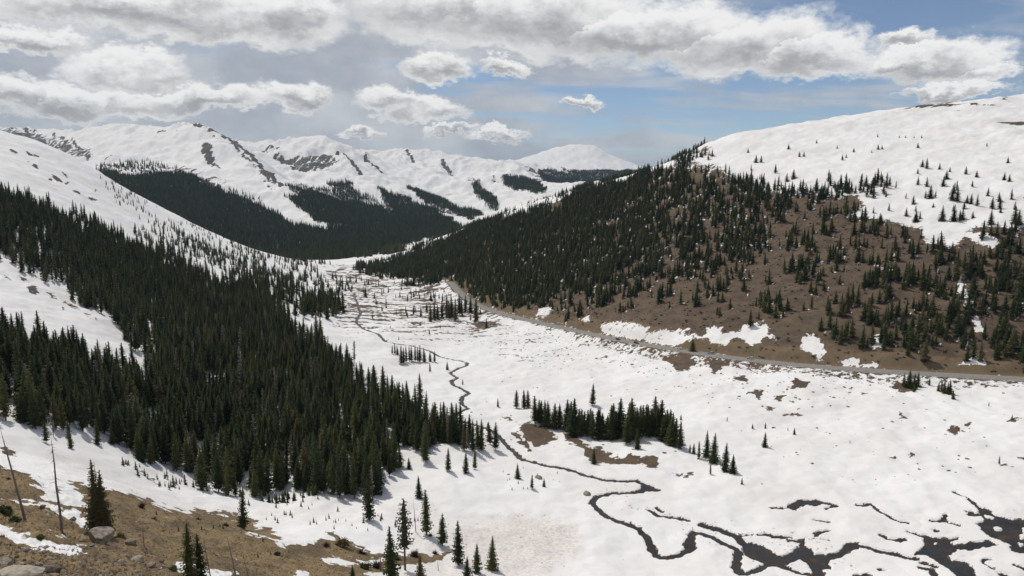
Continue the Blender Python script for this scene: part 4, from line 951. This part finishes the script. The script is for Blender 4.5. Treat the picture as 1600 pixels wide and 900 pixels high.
def plant(i, x, y, h, wf, f, label, group, cat="tree"):
    o = bpy.data.objects.new("spruce_tree", None); COL.objects.link(o)
    o.location = (x, y, float(zat(x, y)) - 0.1); o.scale = (h*wf, h*wf, h); o.rotation_euler = (rr.uniform(-.025,.025), rr.uniform(-.025,.025), rr.uniform(0, 6.28)); o.empty_display_size = 0.1
    props(o, label, cat, group)
    for nm, me in zip(("trunk", "crown"), HI[f]):
        c = bpy.data.objects.new(nm, me); COL.objects.link(c); c.parent = o
    return o
for i, t in enumerate(TREES): plant(i, *t)

def forest(name, T, meshes, label, wf=(0.85, 1.15), seed=0, dead=False):
    r = np.random.default_rng(seed); n = len(T)
    z = zat(T[:, 0], T[:, 1]) - 0.1
    w = T[:, 2]*r.uniform(*wf, n)
    o = gn_scatter(name, meshes, np.stack([T[:, 0], T[:, 1], z], 1), r.uniform(0, 6.28, n), np.stack([w, w, T[:, 2]], 1), r.choice(len(meshes), n, p=(np.r_[np.full(len(meshes)-1, 0.965/(len(meshes)-1)), 0.035] if dead else None)), r.normal(0, .03, (n, 2)))
    props(o, label, "forest", kind='stuff'); return o
forest("forest_left", left_forest, protos_hi[:5] + [DEADP], "dense dark spruce forest filling the left side beside the stream", (0.75, 1.25), seed=1, dead=True)
forest("forest_slope", slope_forest, protos_mid, "band of dark forest running down the far left slope below the snow", seed=2)
forest("forest_hill", right_forest, protos_mid, "spruces scattered and massed over the brown right hill", (1.15, 1.75), seed=3)
forest("forest_distant", far_forest, protos_far, "distant dark forest on the lower slopes of the snowy mountains", (1.0, 1.4), seed=4)
forest("forest_meadow", clump_small, protos_mid, "loose clumps of spruce at the far end of the meadow", (1.0, 1.3), seed=5)


# ------------------------------------------------------------------ the near hillside: boulder, rocks, dead trees, bushes
def rock_mesh(seed, sx=1, sy=1, sz=0.75, sub=3, box=0.5, mat=None):
    r = np.random.default_rng(seed)
    import bmesh
    bm = bmesh.new(); bmesh.ops.create_icosphere(bm, subdivisions=sub, radius=1)
    V = np.array([v.co[:] for v in bm.verts]); Fc = np.array([[v.index for v in f.verts] for f in bm.faces]); bm.free()
    p = 2 + box*4
    V = V/((np.abs(V)**p).sum(1)**(1/p))[:, None]
    for k in range(7):                                   # broken faces
        n = r.normal(size=3); n /= np.linalg.norm(n); d = r.uniform(0.62, 0.95)
        e = V@n - d; V = V - np.where(e > 0, e*0.88, 0)[:, None]*n
    V = V + 0.05*np.stack([fbm(V[:, 0]*2+seed, V[:, 1]*2+V[:, 2]*1.7+k*9, 3) for k in range(3)], 1)
    return mesh_np("rock", V*np.array([sx, sy, sz])*0.5, Fc, mat or M_ROCK, False)
M_ROCKD = plain("dark_granite", (0.15, 0.128, 0.105), 0.85, 0.6, 5.0, 0.25, 0.8, 12.0)
M_HILLSHRUB = plain("hill_heath", (0.085, 0.065, 0.045), 0.9, 0.45, 0.5)
M_ROCKP = plain("pale_granite", (0.36, 0.315, 0.25), 0.85, 0.45, 6.0, 0.25, 0.8, 14.0)
ROCKS = [rock_mesh(10+i, 1, rr.uniform(.7, 1), rr.uniform(.5, .8), 2, rr.uniform(.1, .6), [M_ROCK, M_ROCK, M_ROCKD, M_ROCKP][i % 4]) for i in range(8)]
def put_rock(px, py, wpx, me, label, name="rock", group=None, sink=0.25, rot=None, zs=1.0):
    x, y = ground_pt(px, py, 40, 260); w = wpx*y/F
    o = link(name, me); o.location = (x, y, float(zat(x, y)) + w*(0.5-sink)*0.6*zs); o.scale = (w, w, w*zs)
    o.rotation_euler = (rr.uniform(-.2, .2), rr.uniform(-.2, .2), rr.uniform(0, 6.28)) if rot is None else rot
    props(o, label, "rock", group); return o
bme = rock_mesh(77, 1.0, 0.85, 0.84, 4, 0.55, M_ROCK)
b_ = put_rock(158, 850, 39, bme, "big rounded grey boulder perched beside the double topped spruce", "boulder", None, 0.16, (0.05, 0.10, 0.3)); b_['category'] = "boulder"
for px, py, w, k, lb in [(79,893,36,2,"dark flat topped rock in the rubble at the bottom left"),(204,852,19,0,"pale angular rock just right of the big boulder"),(212,876,24,3,"light grey block at the right end of the rubble"),(236,884,17,0,"squared grey rock beside the fallen log below the spike"),
                         (128,846,15,1,"brown rock wedged under the left side of the boulder"),(6,884,30,4,"cracked rock cut by the left picture edge above the pale slab"),(40,868,20,2,"dark rock below the long snow strip near the left edge"),(24,903,84,7,"pale granite slab in the bottom left corner"),(196,868,14,5,"small pale rock between boulder and light grey block"),
                         (67,797,10,2,"dark rock at the edge of the upper snow strip"),(113,810,13,6,"brown rock in the snow between dead trunk and spruce"),(842,745,13,1,"lone grey boulder lying on the snow left of the stream"),(918,772,14,1,"brown rock at the stream's sharp left bend")]:
    o = put_rock(px, py, w, ROCKS[k], lb, sink=0.3, zs=0.9 if k != 7 else 0.45)
RUB = [(-20,858),(60,852),(140,852),(190,850),(240,862),(275,885),(290,905),(-20,912)]
r_ = np.random.default_rng(21); n = 0
while n < 150:
    px, py = r_.uniform(-20, 290), r_.uniform(848, 908)
    if not inpoly(np.array([px]), np.array([py]), RUB)[0]: continue
    if px < 142 and 826 < py + (142-px)*0.33 - 30 < 850 and py < 866: continue
    o = put_rock(px, py, float(np.clip(r_.lognormal(1.5, .5), 2.5, 13)), ROCKS[int(r_.integers(0, 8))], "small broken rock in the rubble spilling below the big boulder", "rock", "rubble below the boulder", 0.3); n += 1
def pts_in(poly, n, seed, dmin=40, dmax=260):
    r = np.random.default_rng(seed); out = []
    xs = [p[0] for p in poly]; ys = [p[1] for p in poly]
    while len(out) < n:
        px, py = r.uniform(min(xs), max(xs)), r.uniform(min(ys), max(ys))
        if inpoly(np.array([px]), np.array([py]), poly)[0]: out.append(ground_pt(px, py, dmin, dmax))
    return np.array(out)
def stuff(name, P, meshes, smin, smax, label, cat, seed=0, sink=0.0, zs=1.0):
    r = np.random.default_rng(seed); n = len(P); w = smin + (smax-smin)*r.beta(1.3, 3.0, n)
    o = gn_scatter(name, meshes, np.stack([P[:, 0], P[:, 1], zat(P[:, 0], P[:, 1]) - sink*w], 1), r.uniform(0, 6.28, n), np.stack([w, w, w*zs], 1), r.integers(0, len(meshes), n))
    props(o, label, cat, kind='stuff'); return o
G = pts_in(RUB, 1500, 31)
stuff("gravel", G, ROCKS[:4], 0.12, 0.6, "loose stones and grit between the rubble rocks", "gravel", 1)
# dry grass, twigs
def tuft(seed, n=16, h=1.0, spread=0.5, w=0.06, mat=None):
    r = random.Random(seed); V, Fc = [], []
    for i in range(n):
        a = r.uniform(0, 6.283); b = r.uniform(0, spread); x, y = b*math.cos(a)*0.7, b*math.sin(a)*0.7
        tx, ty, tz = x + math.cos(a)*r.uniform(.1, .5), y + math.sin(a)*r.uniform(.1, .5), h*r.uniform(.5, 1); c = r.uniform(0, 6.283)
        k = len(V); V.extend([(x-w*math.cos(c), y-w*math.sin(c), -0.05), (x+w*math.cos(c), y+w*math.sin(c), -0.05), (tx, ty, tz)]); Fc.append((k, k+1, k+2))
    return mesh_np("tuft", V, Fc, mat)
M_DRY = plain("dry_grass", (0.33, 0.24, 0.125), 0.9, 0.45, 1.0)
M_HEATH = plain("low_heath", (0.17, 0.125, 0.068), 0.9, 0.45, 1.0)
TUF = [tuft(i, 18, 0.7, 0.6, 0.07, M_DRY) for i in range(3)] + [tuft(9, 22, 0.5, 0.7, 0.09, M_HEATH)]
FGV = [p for p in FG if p[0] > -60 and p[1] < 960] + [(560, 912), (-60, 912), (-60, 712)]
def bare_at(P): return sample(bare, P[:, 0], P[:, 1])
G = pts_in([(-30,716),(25,737),(80,764),(135,790),(128,760),(175,768),(245,789),(303,799),(377,802),(404,815),(430,836),(468,852),(517,843),(550,846),(600,864),(600,910),(-30,910)], 4200, 33); G = G[bare_at(G) > 0.6]
stuff("dry_grass", G, TUF, 0.2, 0.75, "brown dry grass and low heath covering the near hillside", "grass", 2)
TWG = [tuft(40+i, 40, 1.0, 0.9, 0.025, M_TWIG) for i in range(3)]
G = pts_in([(1040,800),(1150,815),(1340,840),(1340,890),(1180,880),(1130,860),(1060,850)], 130, 34, 140, 400); G = np.concatenate([G, pts_in([(620,790),(900,800),(900,890),(640,860)], 60, 35), pts_in([(930,740),(1030,770),(1020,800),(950,800)], 40, 36, 140, 400)])
G = G[sample(WDIST, G[:, 0], G[:, 1]) > 0.4]
stuff("willow_twig_tips", G, TWG, 0.2, 0.8, "thin willow tips poking through the snow near the stream", "twigs", 3)
VR = pts_in([(820,540),(1000,545),(1120,565),(1400,600),(1600,615),(1600,740),(1300,760),(1200,700),(1080,640),(900,620),(780,600)], 150, 37, 140, 700)
VR = np.concatenate([VR, pts_in([(940,545),(1120,570),(1420,600),(1350,630),(1180,640),(1000,590)], 160, 38, 140, 700), pts_in([(740,500),(900,525),(920,560),(780,560),(700,530)], 140, 39, 140, 900), pts_in([(600,640),(900,600),(1200,760),(900,720),(820,760)], 60, 40, 140, 700)])
stuff("scattered_stones", VR, [ROCKS[2], ROCKS[6], ROCKS[1]], 0.35, 2.6, "dark stones and turf heads dotting the open valley snow", "stones", 4, zs=0.7)
HH = scatter(HILL[:-5], 3.2, 330, 760, 0.4, 1.3, 0.5, (9, 0.05), 71, 2); HH = HH[sample(bare, HH[:, 0], HH[:, 1]) > 0.6]
stuff("hill_heath", HH[:, :2], [tuft(70+i, 26, 0.8, 0.9, 0.16, M_HILLSHRUB) for i in range(2)], 0.6, 2.2, "low dull heath and stubble on the bare brown hill", "heath", 7)
# bushes
def bush_mesh(seed, mat, n=420, leaf=0.11, twig=False):
    r = random.Random(seed); V, Fc = [], []
    for i in range(n):
        a = r.uniform(0, 6.283); e = math.acos(1 - r.random()); rad = r.uniform(0.55, 1.0)*(0.8 + 0.3*math.sin(3*a+seed)*math.cos(2*e))
        c = (rad*math.sin(e)*math.cos(a)*0.5, rad*math.sin(e)*math.sin(a)*0.5, rad*math.cos(e)*0.55)
        k = len(V)
        if twig:
            w = 0.014; V.extend([(c[0]*.2-w, c[1]*.2, 0), (c[0]*.2+w, c[1]*.2, 0), c])
        else:
            for _ in range(3): V.append(tuple(q + r.uniform(-leaf, leaf) for q in c))
        Fc.append((k, k+1, k+2))
    return mesh_np("bush", V, Fc, mat)
B_J = [bush_mesh(i, M_JUNI) for i in range(2)]; B_D = [bush_mesh(5+i, M_NEED) for i in range(2)]
M_OLIVE = plain("willow_leaves", (0.14, 0.105, 0.045), 0.9, 0.4, 2)
B_W = [bush_mesh(9+i, M_TWIG, 520, 0.05, True) for i in range(2)]; B_O = [bush_mesh(15, M_OLIVE, 420, 0.08)]
for px, py, w, me, nm, lb in [(8,806,30,B_J[0],"juniper_bush","bright green juniper bush at the left picture edge"),(22,818,22,B_J[1],"juniper_bush","olive juniper bush just right of the one at the left edge"),(62,842,17,B_J[0],"juniper_bush","small bright green juniper left of the dead trunk"),(13,752,9,B_D[0],"juniper_bush","tiny dark green bush on the brown slope at far left"),
    (98,840,9,B_J[1],"juniper_bush","green sprig at the foot of the upright dead trunk"),(221,792,24,B_W[0],"willow_bush","purple grey leafless bush on the grass right of the big spruce"),(240,808,18,B_W[1],"willow_bush","lower twiggy bush just below the purple grey one"),(188,840,20,B_D[1],"low_spruce","dark low branches spreading right of the boulder"),
    (270,893,20,B_D[0],"low_spruce","low dark spruce clump left of the twin spruces"),(352,820,13,B_D[1],"low_spruce","dark low spruce bush left of the sparse small spruce"),(378,824,16,B_D[0],"low_spruce","dark skirt of branches under the sparse small spruce"),(310,812,18,B_W[0],"willow_bush","grey twig bush in the middle of the brown slope"),
    (535,854,34,B_O[0],"willow_bush","olive brown willow mound at the snow edge"),(510,856,26,B_W[1],"willow_bush","brown willow bush left of the olive mound"),(565,862,30,B_W[0],"willow_bush","dark willow bush right of the olive mound"),(588,880,40,B_W[1],"willow_bush","wide dark willow thicket left of the tall dark spruce"),(570,884,24,B_D[0],"willow_bush","green tinged bush in the willow thicket"),
    (648,868,34,B_W[0],"willow_bush","purple brown willow thicket right of the tall dark spruce"),(680,864,20,B_W[1],"willow_bush","small willow bush at the right end of the thickets"),(620,872,26,B_W[1],"willow_bush","willow bush behind the tall dark spruce"),(672,838,15,B_W[0],"willow_bush","bare twig bush at the foot of the narrow open spruce"),(433,868,14,B_D[1],"low_spruce","small dark bush on the lower brown grass")]:
    x, y = ground_pt(px, py, 40, 260); w = w*y/F
    o = link(nm, me); o.location = (x, y, float(zat(x, y)) - 0.05); o.scale = (w, w, w*0.9); o.rotation_euler = (0, 0, rr.uniform(0, 6))
    props(o, lb, "bush")
# saplings
SAP = [mesh_np("sapling", *(lambda T, C: (T[0]+C[0], T[1]+[tuple(i+len(T[0]) for i in f) for f in C[1]]))(*spruce(400+i, R=.2, tb=.03, whorls=10, nb=5, seg=1)), M_NEED) for i in range(3)]
def saplings(poly, n, h0, h1, label, group, seed):
    P = pts_in(poly, n, seed, 40, 300); r = random.Random(seed)
    for x, y in P:
        h = r.uniform(h0, h1); o = link("spruce_sapling", r.choice(SAP)); o.location = (x, y, float(zat(x, y))-.1); o.scale = (h, h, h); o.rotation_euler = (0, 0, r.uniform(0, 6))
        props(o, label, "sapling", group)
saplings([(380,785),(480,775),(560,800),(660,805),(640,830),(520,835),(420,815)], 48, 0.8, 2.6, "tiny spruce sapling poking out of the dusty snow below the forest edge", "saplings on the dusty snow", 61)
saplings([(190,715),(240,735),(330,772),(300,775),(230,752),(180,728)], 34, 1.2, 4.2, "young spruce in the row fringing the forest's lower left edge", "young spruces fringing the forest", 62)
saplings([(230,800),(400,830),(540,880),(480,895),(300,860)], 26, 0.5, 1.6, "seedling spruce dotted over the brown near grass", "seedlings on the brown grass", 63)
saplings([(340,765),(440,768),(500,775),(480,785),(380,780)], 40, 1.5, 5.0, "small spruce along the front edge of the dense forest", "small spruces along the front edge", 64)
saplings([(780,720),(870,735),(880,775),(800,770)], 14, 0.6, 1.8, "seedling spruce on clean snow left of the stream bend", "seedlings by the stream bend", 65)
# double-topped spruce by the boulder, and the half-dead one
def special_tree(px, py, hpx, T, C, mats, label, wf=1.0):
    x, y = ground_pt(px, py, 60, 300); h = hpx*y/F*1.04
    o = bpy.data.objects.new("spruce_tree", None); COL.objects.link(o); o.location = (x, y, float(zat(x, y))-.15); o.scale = (h*wf, h*wf, h)
    props(o, label, "tree", FGT)
    for nm, g, m in (("trunk", T, mats[0]), ("crown", C, mats[1])):
        link(nm, mesh_np(nm, g[0], g[1], m, nm == "trunk"), o)
T, C = spruce(501, R=.185, tb=.03, whorls=30, nb=9, seg=4, gap=.16, tops=3, shape=.8)
special_tree(157, 836, 128, T, C, (M_BARK, M_NEED), "big dark double topped spruce behind the boulder", 0.84)
T, C = spruce(502, R=.10, tb=.36, whorls=22, nb=7, seg=3, gap=.42, shape=.45)
special_tree(633, 889, 124, T, C, (M_BARK, M_REDDEAD), "tall thin half dead spruce with a bare lower trunk", 1.0)
# dead standing trunks
def snag(px0, py0, px1, py1, r0, label, branches=0, seed=0, name="dead_tree"):
    x, y = ground_pt(px0, py0, 60, 300); z = float(zat(x, y)); u, s_ = us(px1, py1); x1, z1 = float(u)*y, float(s_)*y + CAMZ
    r = random.Random(seed); h = z1 - z; V, Fc = [], []
    L_ = [(0, 0, -0.4)] + [((x1-x)*t + r.uniform(-.06, .06), r.uniform(-.06, .06), h*t) for t in (.25, .5, .75)] + [(x1-x, 0, h)]
    tube(V, Fc, L_, [r0*1.15, r0*.9, r0*.72, r0*.5, r0*.12], 8)
    o = bpy.data.objects.new(name, None); COL.objects.link(o); o.location = (x, y, z); props(o, label, "dead tree")
    link("trunk", mesh_np("trunk", V, Fc, M_DEAD, True), o)
    for i in range(branches):
        t = r.uniform(.22, .95); a = r.uniform(0, 6.283); L0 = r.uniform(.6, 2.2)*(1.1-t*.7); V, Fc = [], []
        p0 = ((x1-x)*t, 0, h*t); p = [(p0[0]+math.cos(a)*L0*q, math.sin(a)*L0*q, p0[2] - L0*.45*q + .25*L0*q*q) for q in (0, .5, 1)]
        tube(V, Fc, p, [.10, .06, .02], 4); link("branch", mesh_np("branch", V, Fc, M_DEAD), o)
snag(40, 816, 1, 672, .22, "leaning grey dead trunk at the far left edge", 9, 1)
snag(97, 834, 80, 686, .22, "upright dead trunk with bare branches left of the big spruce", 42, 2)
snag(226, 858, 222, 818, .10, "short dark dead spike right of the boulder", 0, 3); snag(332, 914, 318, 841, .11, "thin grey dead pole just right of the twin spruces", 0, 4)
snag(370, 908, 355, 840, .20, "thick broken dead trunk at the bottom edge, tallest bare one there", 0, 5); snag(389, 908, 380, 864, .10, "thin dead spike right of the thick broken trunk", 0, 6)
snag(650, 831, 646, 783, .13, "bare grey pole on the snow left of the narrow open spruce", 0, 7); snag(594, 886, 595, 866, .22, "short dark stump left of the tall dark spruce", 0, 8); snag(685, 892, 684, 876, .10, "small bare snag between bushy and long trunked spruces", 0, 9)
# fallen log
V, Fc = [], []; tube(V, Fc, [(0, 0, 0), (0, 0, 1.6), (.1, 0, 3.4)], [.28, .24, .14], 8)
x, y = ground_pt(258, 884, 60, 300); o = link("fallen_log", mesh_np("fallen_log", V, Fc, M_DEAD, True)); o.location = (x-1.2, y, float(zat(x, y))+.5); o.rotation_euler = (0.2, 1.9, .3); props(o, "curved grey fallen log at the right end of the rubble", "log")

# ------------------------------------------------------------------ cars on the road
M_GLASS = plain("car_glass", (0.03, 0.035, 0.04), 0.1, 0.1, 1, 0.5); M_TYRE = plain("tyre_rubber", (0.02, 0.02, 0.02), 0.9, 0.1, 5); M_LAMP = plain("tail_lamp", (0.35, 0.02, 0.02), 0.3, 0.1, 5)
def extrude(prof, w0, w1):
    """side profile (x,z) swept across the width, narrowed to w1 at the top"""
    zmin = min(p[1] for p in prof); zmax = max(p[1] for p in prof); n = len(prof); V = []
    for sgn in (-1, 1):
        for x, z in prof:
            t = (z-zmin)/(zmax-zmin); V.append((x, sgn*(w0 + (w1-w0)*t)/2, z))
    Fc = [(i, (i+1) % n, n+(i+1) % n, n+i) for i in range(n)]
    T = [(a, b, c) for a, b, c, d in Fc] + [(a, c, d) for a, b, c, d in Fc]
    for k in (0, n):
        for i in range(1, n-1): T.append((k, k+i, k+i+1) if k else (0, i+1, i))
    return V, T
def car(px, lane, col, label, metallic=0.0, tall=1.0):
    rpx, _ = pix(ROADX/ROADY, ROADZ/ROADY); i = int(np.argmin(np.abs(rpx-px))); tx, ty = ROADX[i+1]-ROADX[i-1], ROADY[i+1]-ROADY[i-1]; l = math.hypot(tx, ty); tx /= l; ty /= l
    o = bpy.data.objects.new("car", None); COL.objects.link(o); o.location = (ROADX[i]-ty*lane, ROADY[i]+tx*lane, ROADZ[i]+CAMZ+.06); o.rotation_euler = (0, 0, math.atan2(ty, tx) + (math.pi if lane > 0 else 0))
    props(o, label, "car", "cars driving along the road")
    m, nt, b = new_mat("car_paint"); b.inputs['Roughness'].default_value = .35; b.inputs['Metallic'].default_value = metallic
    nt.links.new(ramp(nt, tnoise(nt, 2, 2), [(0.3, tuple(c*.92 for c in col)), (0.7, col)]), b.inputs['Base Color'])
    link("body", mesh_np("body", *extrude([(-2.25,.3),(-2.3,.75),(-2.1,.95*tall),(1.0,.98*tall),(2.1,.82),(2.3,.6),(2.25,.3)], 1.8, 1.72), m), o)
    link("cabin_glass", mesh_np("cabin_glass", *extrude([(-1.95,.96*tall),(-1.55,1.42*tall),(.25,1.44*tall),(1.05,.96*tall)], 1.66, 1.36), M_GLASS), o)
    link("roof", mesh_np("roof", *extrude([(-1.6,1.425*tall),(-1.5,1.5*tall),(.15,1.5*tall),(.3,1.445*tall)], 1.40, 1.3), m), o)
    for wx in (-1.4, 1.4):
        for wy in (-.82, .82):
            V, Fc = [], []; tube(V, Fc, [(0, 0, -.11), (0, 0, .11)], [.34, .34], 12); V.extend([(0, 0, -.11), (0, 0, .11)])
            for k in range(12): Fc.append((24, (k+1) % 12, k)); Fc.append((25, 12+k, 12+(k+1) % 12))
            w = link("wheel", mesh_np("wheel", V, Fc, M_TYRE), o); w.location = (wx, wy, .34); w.rotation_euler = (math.pi/2, 0, 0)
    for wy in (-.65, .65): link("tail_light", mesh_np("tail_light", *extrude([(-2.33,.62),(-2.33,.8),(-2.24,.8),(-2.24,.62)], .28, .28), M_LAMP), o).location = (0, wy, 0)
car(970, -1.9, (.035,.04,.045), "dark car on the road, leftmost of the five"); car(996, -1.9, (.05,.035,.03), "dark car on the road, following close behind the leftmost one")
car(1060, 1.9, (.72,.72,.70), "white car on the road left of the lone roadside spruce"); car(1108, 1.9, (.50,.52,.54), "silver car on the road right of the lone roadside spruce", .4, 1.1); car(1172, 1.9, (.60,.60,.58), "pale car on the road, rightmost of the five")
x, y, h = place(1084, 549, 23, 300, 600); plant(0, x, y+3, h, 1.4, 5, "lone dark spruce standing at the uphill road edge", "roadside trees")

# ------------------------------------------------------------------ air
def haze():
    m = bpy.data.materials.new("air_haze"); m.use_nodes = True; nt = m.node_tree; nt.nodes.remove(nt.nodes['Principled BSDF'])
    v = nt.nodes.new('ShaderNodeVolumePrincipled'); v.inputs['Density'].default_value = 2.6e-5; v.inputs['Color'].default_value = (0.56, 0.78, 1.0, 1); v.inputs['Anisotropy'].default_value = 0.0
    nt.links.new(v.outputs[0], nt.nodes['Material Output'].inputs['Volume'])
    x = float(np.abs(XX).max())+60; z0 = float((Z+CAMZ).min())-1.5; z1 = float((Z+CAMZ).max())+30; y0, y1 = -60.0, float(YY.max())+60
    V = [(sx*x, yy, zz_) for zz_ in (z0, z1) for yy in (y0, y1) for sx in (-1, 1)]
    Fc = [(0,2,3,1),(4,5,7,6),(0,1,5,4),(2,6,7,3),(0,4,6,2),(1,3,7,5)]
    props(link("haze", mesh_np("haze", V, Fc, m)), "thin blue haze in the air over the valley", "haze", kind='stuff')
haze()
